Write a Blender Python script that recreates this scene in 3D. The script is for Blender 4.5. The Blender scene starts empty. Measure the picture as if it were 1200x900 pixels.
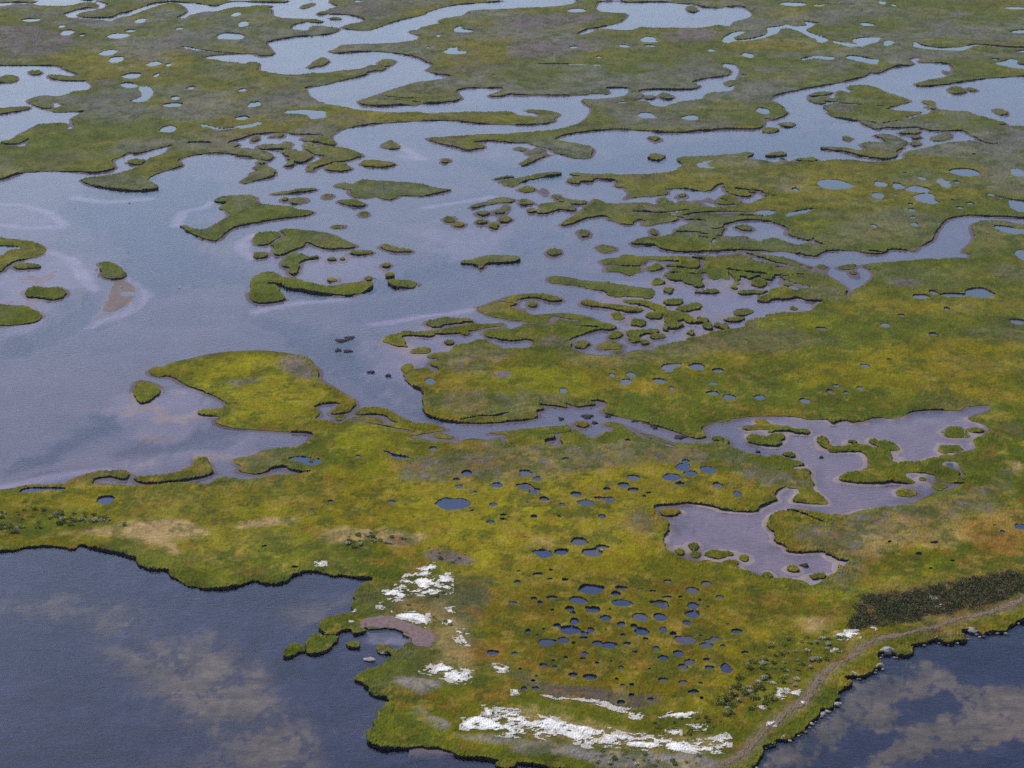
# ---- surveyed outlines -------------------------------------------------------
# every outline is a survey of the photograph: a letter picks a survey sheet (origin, scale), then x,y pairs on it
SHEETS = {'A':(0,0,6),'B':(180,0,6),'C':(360,0,6),'D':(660,0,6),'E':(840,0,6),'F':(1020,0,6.667),'G':(220,130,6),
 'H':(560,160,6),'I':(720,160,6),'J':(700,270,6),'K':(840,240,6),'L':(440,330,6),'M':(560,300,6),'N':(340,430,6),
 'O':(540,440,6),'P':(830,470,6),'X':(0,0,1)}
for _c in range(4):
    for _r in range(4):
        SHEETS['T%d%d' % (_c,_r)] = (300*_c, 225*_r, 4)

WATER = [
# winding creek along the top edge
"A -80,40 0,38 70,28 120,22 240,25 270,35 420,38 490,34 560,18 610,10 670,14 685,35 668,52 630,45 560,55 500,72 430,95 470,115 560,125 700,132 780,140 795,152 805,135 830,122 920,105 1010,72 1080,40 1200,18 1200,2 1080,12 980,48 900,75 830,90 800,112 700,115 620,115 560,108 545,98 570,85 640,72 730,52 770,28 740,12 700,0 640,-14 440,-14 260,-6 250,12 100,5 0,12 -80,15",
"B 80,18 165,18 200,35 232,68 215,92 150,118 180,124 240,122 255,100 320,82 470,70 560,45 660,42 700,48 830,48 825,95 870,118 980,125 1060,128 1140,126 1200,128 1230,100 1230,-40 960,-40 950,8 860,8 700,5 620,0 530,2 440,35 390,28 300,12 200,8 170,2 80,2",
# the S bend
"C -10,-30 165,-30 165,20 240,35 130,65 75,88 95,98 200,88 320,98 400,125 418,136 380,150 290,165 248,182 270,195 420,210 520,178 640,135 815,97 830,80 950,42 1060,22 1200,12 T10 1130,2 1200,-5 T20 0,-20 310,-20 310,10 200,28 0,36 T10 1200,35 1100,40 1010,43 C 1140,75 1110,97 960,122 922,142 950,160 880,167 810,182 790,202 718,208 730,226 800,242 800,257 760,282 640,292 430,300 230,312 225,328 150,352 175,364 250,364 360,352 480,350 620,362 760,388 830,422 895,447 870,465 838,477 850,492 920,514 1020,522 990,537 960,552 770,567 670,599 T10 640,412 560,442 490,462 485,480 520,490 640,490 680,482 740,490 780,478 870,475 940,468 965,455 940,435 940,415 1000,405 1150,405 1165,415 1140,425 1090,440 1095,448 1150,446 1200,432 T20 0,440 340,440 390,428 460,438 440,412 440,405 520,402 560,408 560,428 530,445 440,455 400,460 320,462 340,480 378,500 375,525 355,550 310,578 240,595 180,608 0,618 T10 1200,622 960,630 800,642 400,650 340,640 345,490 250,452 228,418 228,404 300,396 370,378 515,347 525,332 610,320 600,308 560,305 480,318 300,337 150,347 20,327 -5,320 B 735,480 740,430 670,430 640,450 560,427 480,427 430,412 310,405 420,377 620,372 780,387 850,377 830,352 780,292 860,272 1000,248 1150,238 C 0,252 110,234 180,227 222,207 220,190 60,175 20,182 B 1140,180 1100,195 1090,213 965,203 960,185 990,162 1080,142 C 0,142 60,150 130,148 60,130 0,126",
# the great tidal basin, its creeks and shores
"T00 -60,850 0,836 100,802 230,792 350,797 440,805 520,792 545,777 520,747 580,722 600,707 640,717 720,692 800,674 815,670 800,690 780,712 700,735 690,760 610,795 540,812 470,822 375,835 400,855 520,880 640,888 748,878 740,865 700,847 690,832 740,802 830,780 862,770 825,742 900,720 980,710 1100,714 G 330,303 490,322 540,337 585,332 600,312 560,285 480,268 420,255 350,258 290,240 275,215 380,185 420,170 490,150 680,138 760,157 930,157 985,168 T10 345,630 345,600 800,600 800,645 870,670 960,688 985,700 1060,688 1066,674 1030,668 1010,660 1060,656 1200,655 H 0,15 270,33 350,30 390,52 460,65 530,82 540,102 600,115 680,142 785,148 803,110 803,62 700,45 560,18 T20 190,650 260,620 450,598 600,602 740,618 900,605 1000,597 1170,600 T30 -20,560 40,557 92,527 70,500 12,465 15,450 60,432 200,405 330,382 460,352 470,335 520,338 560,320 600,305 690,300 660,280 655,270 720,262 722,275 700,288 840,288 870,310 865,350 800,365 700,380 690,392 720,400 830,390 900,378 1030,360 1200,348 1270,345 1270,588 1060,584 1130,574 1050,555 940,522 930,514 800,512 720,535 650,555 640,545 730,520 640,515 550,510 560,500 600,490 680,468 650,455 560,430 500,405 450,395 380,398 375,410 420,420 370,432 320,435 320,455 270,490 265,500 300,540 380,552 430,560 470,590 520,602 540,590 640,595 700,588 770,610 850,610 900,602 960,635 1040,670 1095,665 1040,678 1000,668 950,652 900,660 840,668 760,680 700,698 650,705 640,735 600,748 540,752 480,758 400,744 330,744 200,757 0,752 I 1080,160 915,148 985,112 940,98 850,110 700,130 480,137 425,147 490,182 470,217 430,237 300,257 0,262 H 960,258 730,250 700,240 640,245 640,254 700,262 725,272 680,282 640,290 632,312 700,325 725,308 800,315 820,285 900,292 970,295 980,325 955,342 1035,350 1050,375 1060,385 1025,430 I 65,432 130,420 200,412 250,412 290,400 370,398 380,380 350,362 420,352 430,345 560,362 660,378 740,330 770,325 755,340 800,380 860,410 950,418 975,405 930,380 970,385 1020,385 1060,410 1070,425 1000,440 965,458 890,460 860,475 830,485 760,488 690,490 660,478 620,488 560,480 520,490 450,470 400,462 330,465 270,470 230,455 180,458 120,460 0,468 H 880,460 870,445 830,432 800,438 795,460 760,480 735,500 715,525 670,560 600,600 T21 232,152 290,140 340,117 400,107 430,102 500,130 I -50,575 0,578 60,603 130,613 150,582 205,577 180,612 240,622 320,597 440,583 447,570 425,550 480,560 492,578 560,575 530,600 470,617 428,655 432,668 400,680 300,700 240,700 200,698 130,725 122,740 140,752 270,745 310,775 400,790 560,800 660,797 800,785 950,785 1200,797 K 600,338 700,358 715,332 780,310 900,306 1000,312 1060,332 1120,336 1200,326 T31 440,262 490,280 550,278 565,258 640,262 690,275 700,255 740,235 775,215 790,170 830,125 900,105 960,100 1200,112 1270,115 1270,152 1200,148 1120,132 1060,128 985,132 955,150 970,200 965,225 920,262 910,275 960,285 940,305 900,298 850,305 800,312 760,308 600,320 450,332 445,342 K 1100,450 1110,490 1080,530 1000,575 940,610 925,642 912,622 916,580 850,538 790,500 760,480 770,430 740,412 705,420 690,435 600,400 480,365 420,350 280,325 170,320 100,335 0,340 J 810,165 560,180 400,170 340,175 250,165 180,160 175,180 60,190 20,212 50,238 55,265 90,278 180,282 230,308 245,290 305,282 312,258 300,240 325,225 350,200 370,200 440,217 555,212 480,235 490,250 550,255 485,290 480,320 500,340 560,345 600,335 610,350 680,375 700,392 745,385 750,365 730,345 740,320 730,300 760,285 780,310 800,325 850,330 865,310 890,330 930,330 910,300 925,270 935,295 970,310 1040,320 1060,335 1090,325 1130,310 1150,330 1195,340 K 360,520 400,520 420,480 440,490 460,550 480,560 560,565 590,575 560,595 500,580 480,570 400,575 370,595 380,610 290,640 285,660 340,670 430,650 480,655 560,645 600,645 640,660 740,660 760,672 720,690 690,705 680,735 560,742 420,752 345,765 330,785 270,790 260,800 215,805 205,840 200,850 100,870 0,885 J 700,735 640,745 600,780 430,795 410,830 390,835 340,822 220,840 215,862 0,865 M 840,687 740,675 690,655 660,640 650,600 630,575 680,555 780,525 860,505 960,505 970,490 900,460 800,430 700,400 560,388 430,402 370,395 330,375 320,355 240,350 205,345 270,330 265,305 290,290 400,280 470,295 520,310 590,305 560,280 430,250 350,250 255,265 170,290 90,320 0,345 L 690,180 710,195 M 0,372 60,402 140,425 280,445 480,463 515,445 575,430 540,455 520,465 480,470 400,470 300,478 270,500 215,505 180,495 70,505 40,540 90,560 180,580 290,585 340,570 400,590 395,625 340,640 190,648 130,635 L 860,460 850,435 780,405 700,395 660,430 560,432 520,455 530,480 470,485 380,490 370,520 420,530 430,545 390,560 390,575 440,600 450,620 400,635 380,600 330,600 260,600 265,570 235,558 175,590 190,605 205,620 190,650 240,710 320,745 350,775 330,810 345,850 N 945,300 985,330 1100,360 O 0,315 45,322 240,320 430,302 530,287 530,260 520,240 590,225 560,200 545,190 700,205 745,215 735,185 760,185 790,200 830,195 860,175 930,165 950,160 1030,175 1040,215 1000,240 1030,262 T22 560,152 680,187 760,207 830,237 880,247 910,235 880,205 890,190 960,165 1060,150 P 60,140 120,115 260,95 400,85 480,90 640,100 690,115 780,115 840,112 840,140 890,155 930,130 980,115 1010,150 1080,150 1120,125 T32 300,180 340,180 345,165 380,170 410,180 445,175 450,160 520,145 600,155 680,115 780,110 900,115 930,90 960,95 1050,85 1040,120 940,145 935,155 1000,175 1040,195 1040,215 965,260 985,290 900,318 800,325 720,355 650,352 600,355 585,320 545,295 470,280 400,270 345,290 260,268 258,290 300,315 380,305 440,310 470,340 465,370 445,395 330,420 325,440 370,450 520,465 600,450 700,460 705,445 640,425 630,410 650,400 720,405 740,415 780,415 790,440 860,452 940,455 880,480 800,495 700,540 690,550 560,570 500,578 440,578 370,605 280,605 200,590 130,580 80,578 10,610 0,640 5,660 30,690 40,730 80,750 110,780 180,780 270,770 310,810 380,820 385,840 X 974,672 955,685 945,684 938,676 T22 1200,905 1130,880 1060,850 1000,830 900,815 880,825 800,810 730,780 710,720 740,680 740,640 690,615 665,575 670,560 780,555 830,545 920,560 1000,585 1140,590 P 150,745 300,765 340,755 380,720 440,700 490,685 470,660 470,640 520,590 560,575 570,595 650,590 640,640 590,680 590,695 700,705 830,710 840,700 790,640 730,590 720,545 740,500 750,460 720,435 600,410 530,380 460,365 420,380 340,365 250,345 160,310 90,285 0,290 T22 980,275 900,275 800,265 740,262 690,245 600,215 550,195 490,170 O 1030,310 1005,335 1080,350 1075,375 1000,400 940,447 900,430 840,405 790,372 775,395 715,400 700,445 728,485 672,508 600,472 580,455 600,435 660,437 655,410 600,400 560,398 520,392 440,395 330,395 320,410 305,440 325,470 330,487 288,487 288,440 265,425 200,447 100,427 0,437 N 1170,535 1140,515 1090,508 1000,512 940,492 840,485 835,468 960,450 1085,428 1060,410 1000,392 880,388 800,358 710,310 690,290 600,272 520,278 460,315 480,322 560,318 640,320 685,335 700,360 770,380 720,390 640,392 640,360 560,340 500,335 430,345 380,375 350,392 310,388 280,370 190,368 155,345 210,325 180,290 165,265 200,250 270,240 330,235 355,250 330,275 280,305 290,320 350,318 400,305 455,265 460,245 440,215 380,185 300,135 230,90 200,65 190,0 T11 270,810 255,775 180,755 100,740 0,735 T01 1100,738 1000,748 900,770 800,800 770,815 730,812 705,825 700,840 740,860 790,850 860,890 T02 930,20 1010,50 1070,80 1060,100 1040,110 940,110 925,130 960,140 1040,140 1000,170 1060,190 1180,205 T12 60,210 200,215 275,225 240,265 200,290 100,295 30,300 0,325 T02 1090,340 1100,360 1140,375 1110,400 T12 0,412 50,400 60,385 140,375 150,395 200,405 270,405 200,420 60,425 0,440 T02 1150,448 1060,430 1010,442 1000,465 880,462 820,457 700,470 610,475 560,465 480,455 430,462 440,440 490,425 540,430 560,440 600,438 605,410 560,398 480,400 400,415 340,435 310,465 230,470 150,465 60,480 0,485 -60,490",
# lagoons cut off from the basin
"T00 -60,295 0,300 130,300 270,300 300,320 360,340 400,365 445,400 420,412 340,425 320,440 260,445 190,440 130,460 140,480 190,500 240,505 235,475 270,470 300,490 400,510 380,530 340,545 335,570 360,595 330,600 250,590 230,620 150,630 130,650 130,680 60,682 0,670 -60,672",
"D 215,45 235,25 250,0 430,0 450,12 560,5 720,3 800,15 880,20 910,15 990,45 1110,50 1120,35 1190,40 E 130,35 190,38 270,90 240,120 130,140 110,165 120,180 20,170 -5,172 D 960,195 760,190 600,190 540,182 500,205 250,200 200,220 120,240 90,232 170,195 240,185 400,150 450,100 440,85 330,82 250,75",
"E 35,285 35,262 120,215 210,212 205,222 140,248 125,262 140,275 260,262 340,240 360,215 345,185 440,178 480,168 560,180 640,170 610,150 630,140 680,155 735,148 680,175 640,185 625,205 680,235 780,262 790,285 720,292 700,275 620,240 570,210 500,190 450,188 435,225 370,250 310,272 180,285 110,290 90,300 55,298",
"E 790,272 870,286 995,306 990,318 930,324 830,300","E 940,270 1000,258 1080,252 1150,258 1130,284 1060,312 1005,324 980,300",
"F 90,345 125,305 190,312 172,345 130,358","F 330,318 360,318 400,343 520,362 600,364 700,362 800,335 900,340 1100,360 1270,362 1270,378 1100,376 900,352 830,350 770,370 720,390 600,385 480,383 370,368 335,362",
"F 1120,402 1160,385 1270,380 1270,400 1160,404",
"E 580,408 640,395 740,390 825,392 840,400 820,415 760,416 700,406 640,412 600,420","E 895,405 925,380 1000,388 1080,402 1145,425 1115,447 1050,428 960,417",
"F 960,492 1060,462 1090,445 1170,462 1140,490 1200,495 1270,500 1270,545 1180,535 1060,520","F 935,448 1020,448 1000,465 950,462","F 1080,245 1130,228 1270,225 1270,260 1150,258 1110,254",
"T20 470,475 600,460 620,440 590,430 600,416 680,410 760,413 870,410 880,395 835,380 870,370 920,358 1015,350 1025,320 975,308 985,288 1060,296 1078,330 1060,360 1060,395 1040,425 915,430 905,460 850,465 800,470 740,490 700,495 640,488 635,470 560,465 520,478",
"K 30,185 55,130 130,98 300,92 420,112 505,160 480,195 560,222 660,238 675,218 695,225 700,245 765,270 760,282 700,272 640,250 570,278 510,255 400,225 330,245 300,260 220,220 150,215 80,210 40,215",
"K 245,45 290,28 380,23 435,45 420,54 360,62 340,67 260,58","K 478,66 510,46 600,26 670,14 720,16 640,38 560,48 500,73",
"I 580,192 620,165 700,160 645,182 660,205 720,212 720,224 650,220 600,207","I 970,520 1050,502 1130,502 1160,520 1140,535 1075,533 1000,538",
"T02 90,492 140,476 230,478 320,480 300,490 200,500 180,505 110,505",
"C 1025,210 1040,182 1095,175 1085,198 1195,208 1150,222 1040,224","C 955,362 1000,325 1065,332 1050,348 1130,358 1085,382 985,380",
"T10 130,530 140,512 220,508 330,514 355,535 275,556 250,552 245,533 170,530","T00 555,392 600,377 645,395 640,405 600,408","T00 640,410 715,402 722,440 690,467 630,477 605,470 660,450 662,430",
"T31 1030,160 1080,150 1150,160 1270,195 1180,195","T21 690,815 720,800 800,798 795,812 768,820 760,838 735,838",
"T12 585,305 630,312 650,328 720,333 728,350 650,348","T12 140,348 190,332 240,335 305,348 315,362 270,380 235,374 200,357",
"T32 795,368 830,350 885,355 895,380 928,405 922,430 900,428 890,408 850,380","T22 90,778 120,770 165,775 176,802 130,810 118,792",
# the two bays of the near shore
"T02 -60,773 0,772 60,770 150,755 240,745 350,765 365,740 420,750 490,775 560,780 640,810 680,845 760,860 800,875 T03 830,5 870,25 960,45 1050,50 1120,35 T13 0,5 50,25 110,25 145,5 T12 160,885 240,860 330,880 420,890 500,900 T13 560,0 550,15 480,42 472,75 452,110 448,140 470,150 440,160 340,182 300,205 293,228 320,243 345,245 330,258 360,262 400,245 440,240 480,262 500,240 560,228 630,232 700,258 735,285 725,305 690,310 680,330 640,335 620,320 590,312 565,315 570,345 610,350 625,355 580,375 510,385 502,400 570,405 480,440 462,468 470,480 505,500 540,540 640,548 615,600 560,640 552,685 520,745 535,770 610,800 700,797 780,785 800,798 900,815 1000,838 1130,858 1200,862 T23 100,872 180,885 250,905 350,940 350,1500 T03 -700,1500 -700,775",
"T33 1900,-150 1270,175 1200,200 1135,230 1120,255 1030,250 1010,280 960,255 920,270 910,300 820,300 780,280 740,305 680,310 660,358 600,365 530,365 510,375 545,400 500,430 440,450 390,475 380,500 350,530 330,560 290,600 240,640 185,690 150,720 110,745 50,765 0,800 T23 1160,870 1110,890 1000,1500 T33 1900,1500",
]
LAND = [
"T10 330,490 345,490 480,510 700,525 1000,522 1200,515 T20 0,530 100,540 132,545 130,525 60,515 70,506 150,508 210,520 222,535 200,545 195,568 100,578 0,577 T10 1050,572 900,555 700,562 560,572 430,592 370,612 345,642 330,640",
"T00 225,345 250,345 380,355 415,368 400,372 300,372 230,362","T00 -60,505 0,505 60,495 130,493 145,505 80,515 0,530 -60,530","T00 140,325 190,328 195,345 140,345",
"T00 -40,365 0,365 20,345 75,348 75,375 40,385 0,380 -40,380","T00 240,500 330,492 460,508 380,516 245,520","T00 0,660 60,650 100,620 160,590 170,580 210,575 310,572 325,590 200,620 140,640 80,672 10,668",
"T00 130,465 180,460 200,445 280,460 240,475 215,500 185,500 180,480 135,480","T00 598,750 640,740 690,748 655,768 605,762",
"B 655,48 700,32 830,32 840,42 760,50 690,52","B 1035,45 1060,25 1125,10 1125,28 1080,45 1045,55","B 1150,85 1200,72 1230,80 1200,95 1155,97",
"C 0,470 40,440 80,405 115,395 155,425 130,445 95,460 70,455 30,472","C 490,440 540,410 600,408 620,430 580,460 540,460","C 380,478 450,448 500,460 555,475 520,492 470,485 420,482",
"C 150,118 200,115 245,125 220,132 160,128",
"D 865,45 900,28 950,65 925,82 880,72","E 60,570 150,560 150,580 70,590",
"T20 620,450 640,440 670,445 665,458 625,458","T20 685,440 720,428 765,450 740,460 695,455","T20 1000,375 1055,372 1060,385 1020,400 1000,390",
"G 485,245 520,225 660,222 690,205 720,215 730,240 700,258 600,258 500,260","G 675,290 700,268 770,265 790,285 850,290 885,322 830,340 815,355 740,352 690,332 740,312 690,305",
"G 675,378 720,350 750,355 730,375 690,385","G 795,190 840,170 930,178 960,160 990,165 1040,220 1030,240 960,225 860,205","G 812,230 850,215 885,232 860,245 820,245",
"T10 225,690 240,678 330,685 430,688 512,722 420,752 370,752 280,778 270,800 240,798 238,775 300,745 322,725 270,715","T10 325,780 370,755 420,757 450,785 410,797 340,795","T10 490,765 500,745 560,740 580,748 640,752 655,768 600,778 520,775",
"G 365,490 400,470 450,440 445,425 500,410 470,395 480,372 560,375 580,395 630,435 600,450 480,480 400,500","G 488,352 510,340 545,355 530,369 492,367","G 590,570 640,560 800,540 890,535 905,545 850,555 700,572 600,580",
"T10 590,685 600,665 630,652 660,665 680,688 640,692","T10 866,756 885,732 912,745 895,760",
"T01 838,150 870,148 920,170 980,165 1050,120 1085,105 1060,80 1020,70 1030,58 1070,45 1005,38 1000,28 1060,15 1200,8 T11 0,50 60,55 170,65 190,78 260,80 270,92 240,105 130,115 0,137 T01 1110,155 1050,185 1020,225 960,215 900,185",
"T10 360,865 400,850 460,855 500,835 560,845 700,845 780,860 860,880 920,885 T11 800,8 780,15 680,5 640,30 600,25 560,10 520,22 460,20 440,0 T10 440,882",
"T11 380,40 400,28 470,30 520,55 490,65 420,55",
"T11 105,178 150,166 250,172 350,188 390,212 470,242 460,256 330,262 260,238 230,225 235,245 170,270 120,290 80,290 85,250 60,242 0,242 T01 1190,225 1185,205 T11 0,190 60,180 100,185",
"T11 140,300 170,285 220,285 240,300 290,290 295,303 240,310 195,325 200,345 195,375 170,385 150,375 160,350 125,345 125,320","T11 -15,285 0,275 40,275 62,290 40,303 -10,305",
"T11 -25,400 0,385 50,372 90,372 120,400 210,405 240,425 300,435 340,440 400,425 470,415 540,415 555,430 520,455 430,480 330,470 230,455 130,440 105,460 145,490 100,510 20,515 -25,505 -30,450",
"T11 430,285 460,268 540,268 552,280 500,290","T11 575,255 590,240 630,242 650,258 730,262 730,275 640,275","T11 610,415 640,402 720,402 765,425 740,442 650,440",
"T11 942,325 1000,312 1060,292 1130,285 1200,290 T21 45,308 20,318 0,320 T11 1130,325 1080,325 1068,350 1040,355 1035,330",
"H -45,485 -20,468 0,460 100,435 160,415 270,430 255,455 150,450 70,470 0,488 -40,492","H 275,455 310,425 350,435 405,455 395,470 290,475","H 345,510 370,488 405,505 410,520 355,525",
"H 415,520 440,495 430,470 470,458 560,460 640,465 680,490 675,515 560,500 500,530 430,535","H 535,402 570,395 600,415 600,428 680,440 770,440 765,465 690,470 640,458 570,452 545,425","H 100,290 180,265 265,268 200,280 110,297",
"H 155,302 240,284 380,260 520,242 600,240 615,250 560,262 430,275 340,300 270,320 250,345 200,330 165,318","H 270,355 330,340 390,355 408,370 350,380 280,372",
"H 258,70 290,62 355,80 330,95 270,85","H 340,105 400,80 440,70 480,95 400,110 350,120","H 300,188 340,160 400,120 460,108 515,118 490,128 420,150 350,185 315,195",
"T30 190,440 230,425 300,422 300,435 200,447","T30 195,456 260,450 330,457 320,470 260,478 215,478","T30 318,425 335,417 358,421 340,432",
"T30 -20,720 50,705 95,712 85,722 0,728","T30 45,572 100,565 138,582 90,590","T30 -30,605 0,592 60,600 40,615 -20,615","T30 845,410 880,395 920,410 930,432 860,435",
"T30 480,628 560,622 630,650 660,660 640,685 600,710 610,725 560,740 490,735 400,715 350,700 240,692 232,684 280,680 370,688 440,705 460,690 440,675 445,662 520,658 550,670 540,645","T30 610,615 690,600 718,612 690,625 620,622","T30 660,665 700,655 728,665 715,680 670,678","T30 760,635 840,615 870,620 850,645 790,655 760,650",
"J 340,255 400,230 460,238 468,260 420,275 350,275","J 680,420 740,405 830,405 855,422 800,435 700,432","J 975,430 1060,402 1180,405 1220,415 1150,438 1020,440","J 1080,375 1090,345 1130,330 1185,350 1190,385 1130,390",
"J 1120,470 1150,448 1220,445 1250,470 1200,485 1130,488","J 455,495 480,475 580,468 615,490 560,510 480,512","J 165,480 200,470 320,482 400,500 480,530 500,555 540,555 610,570 640,595 590,620 540,640 480,640 475,600 470,585 390,545 360,525 280,510 200,500",
"J 560,535 640,510 700,498 745,518 735,540 620,560 575,552","M 725,320 760,298 830,310 960,325 1080,345 1160,362 1150,382 1040,378 940,365 870,360 790,345 740,338",
"M 490,155 510,132 560,128 700,150 820,172 900,170 940,190 1060,200 1200,215 J 380,400 395,420 400,450 370,470 300,450 80,450 75,415 M 820,220 620,185 520,180",
"J 335,590 350,562 400,558 452,590 440,612 370,610","J 470,655 500,637 580,647 595,665 540,685 500,685","J 940,570 980,548 1060,535 1100,545 1085,570 1040,585 960,582","J 885,615 950,592 1040,595 1058,612 1000,632 900,628",
"J 200,705 240,690 400,685 425,700 400,712 310,720 310,750 290,775 250,785 225,765 210,730","J 355,735 400,717 460,717 482,735 440,755 380,755","J 75,740 100,710 150,702 188,722 160,745 90,758","J 0,800 30,778 110,770 185,795 170,818 60,825 0,820",
"K 855,430 900,410 960,405 985,420 970,438 880,442","K 125,145 190,130 250,150 240,175 150,172","L 345,290 380,260 470,242 560,245 660,245 700,270 640,280 540,285 470,308 380,305",
"L 45,405 80,375 140,360 170,338 220,332 330,345 430,325 520,310 640,290 760,278 880,280 895,300 760,318 680,330 560,355 440,355 400,380 330,378 240,365 195,375 200,405 230,435 220,448 150,440 70,415","L 235,480 280,455 340,445 395,460 380,490 300,495",
"N 305,345 350,328 395,330 385,360 330,370","N 1005,465 1040,448 1150,475 1140,490 1030,485","O 165,392 300,378 480,365 640,345 740,335 775,365 765,385 640,392 560,402 490,402 400,398 290,396","O 795,205 830,190 870,180 900,170 955,185 950,198 860,205 820,212",
"P 330,130 350,110 390,112 430,135 390,146","P 235,175 260,155 340,150 420,142 500,155 570,160 620,180 700,190 715,210 690,222 600,210 540,200 450,207 430,200 440,185 340,185 260,195","P 278,240 290,215 330,220 370,245 420,235 460,208 540,215 550,240 520,260 525,290 480,310 400,295 300,280",
"T32 815,215 850,190 900,188 920,205 950,225 930,245 870,245 820,232","T22 900,780 930,765 1030,770 1035,790 990,800 960,815 910,800",
"T01 -60,205 0,210 60,215 150,228 210,255 215,270 180,292 130,305 60,320 30,345 0,370 -60,380 -60,300 20,295 20,280 60,265 100,262 80,250 0,248 -60,255","T01 55,345 90,330 140,326 198,338 180,350 80,355",
"T01 118,470 135,445 170,438 215,445 280,440 308,462 300,490 240,500 180,488 125,485","T01 -60,525 0,522 100,525 170,545 205,575 160,600 60,615 -60,618","T01 472,345 470,322 500,318 530,330 570,360 598,385 570,402 480,398",
"X 158,446 168,443 186,450 188,458 176,468 162,473 158,462","T02 612,430 740,425 850,403 915,380 922,340 945,332 965,345 985,385 1003,408 960,425 850,443 690,458 640,448",
"T13 130,345 150,325 190,308 230,325 220,345 160,365 130,368","T13 235,300 250,275 300,258 330,270 385,270 375,300 340,330 290,350 250,350 240,330","T13 420,300 450,288 490,305 480,325 440,332","T13 1130,865 1200,838 1215,870 1190,890 1130,892",
]
# small round islets: sheet, then x,y,rx,ry
ISLETS = "G 475,188,18,12 595,175,22,9 650,165,20,14 315,235,35,12 T11 195,35,35,14 338,14,18,8 505,97,15,8 385,154,28,8 135,30,12,6 612,340,15,8 628,385,25,9 525,396,15,6 355,308,18,6 405,308,10,5 355,405,20,7 903,122,27,13 950,148,24,10 1115,152,20,12 H 460,378,14,16 15,62,28,12 145,520,25,14 197,495,16,10 190,578,35,14 30,535,38,15 30,592,40,14 I 330,440,26,14 475,405,36,14 595,460,34,18 485,460,35,20 660,440,10,5 385,456,24,10 770,455,95,14 820,420,50,16 T21 340,186,23,15 668,190,14,12 198,278,30,16 440,258,48,18 T20 668,645,26,12 680,728,35,13 T30 375,647,16,8 70,738,14,5 165,744,50,7 955,414,20,8 748,474,16,7 770,500,22,8 1093,520,26,13 838,336,10,6 698,638,28,8 J 420,346,45,18 505,408,32,18 985,328,25,12 978,355,28,16 962,387,26,16 147,590,50,24 285,643,55,26 645,625,40,18 487,690,28,18 748,622,48,18 773,665,38,24 850,660,35,13 890,670,25,16 663,712,38,18 880,587,30,14 340,780,34,17 150,840,32,12 M 725,612,48,28 375,335,45,20 K 960,468,22,18 537,714,32,15 L 525,415,40,15 630,355,35,12 O 845,335,50,22 P 65,250,28,10 115,280,22,9 570,362,42,18 805,256,34,18 1010,272,34,12 1165,280,20,14 T32 560,287,48,22 630,348,15,9 855,290,44,20 970,205,35,12 645,500,44,16 800,473,20,12 725,437,14,6 125,858,35,14 340,848,15,12 230,890,45,12 T22 735,595,48,16 788,778,24,18 855,755,25,16 862,790,25,16 1025,832,35,18 1088,806,24,14 1200,888,20,12 T12 260,353,22,10"
CLUMPS = "O 890,285,38,14 705,302,18,10 940,330,22,9 1035,285,22,8 T22 580,172,20,6 640,182,28,9 668,200,20,9 707,200,18,5 790,247,32,8 P 348,353,18,7 795,391,15,6 T32 170,848,22,8 T11 440,682,22,8 400,695,30,7 430,745,22,6 385,740,16,7 620,858,14,5 540,842,18,5"
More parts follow.
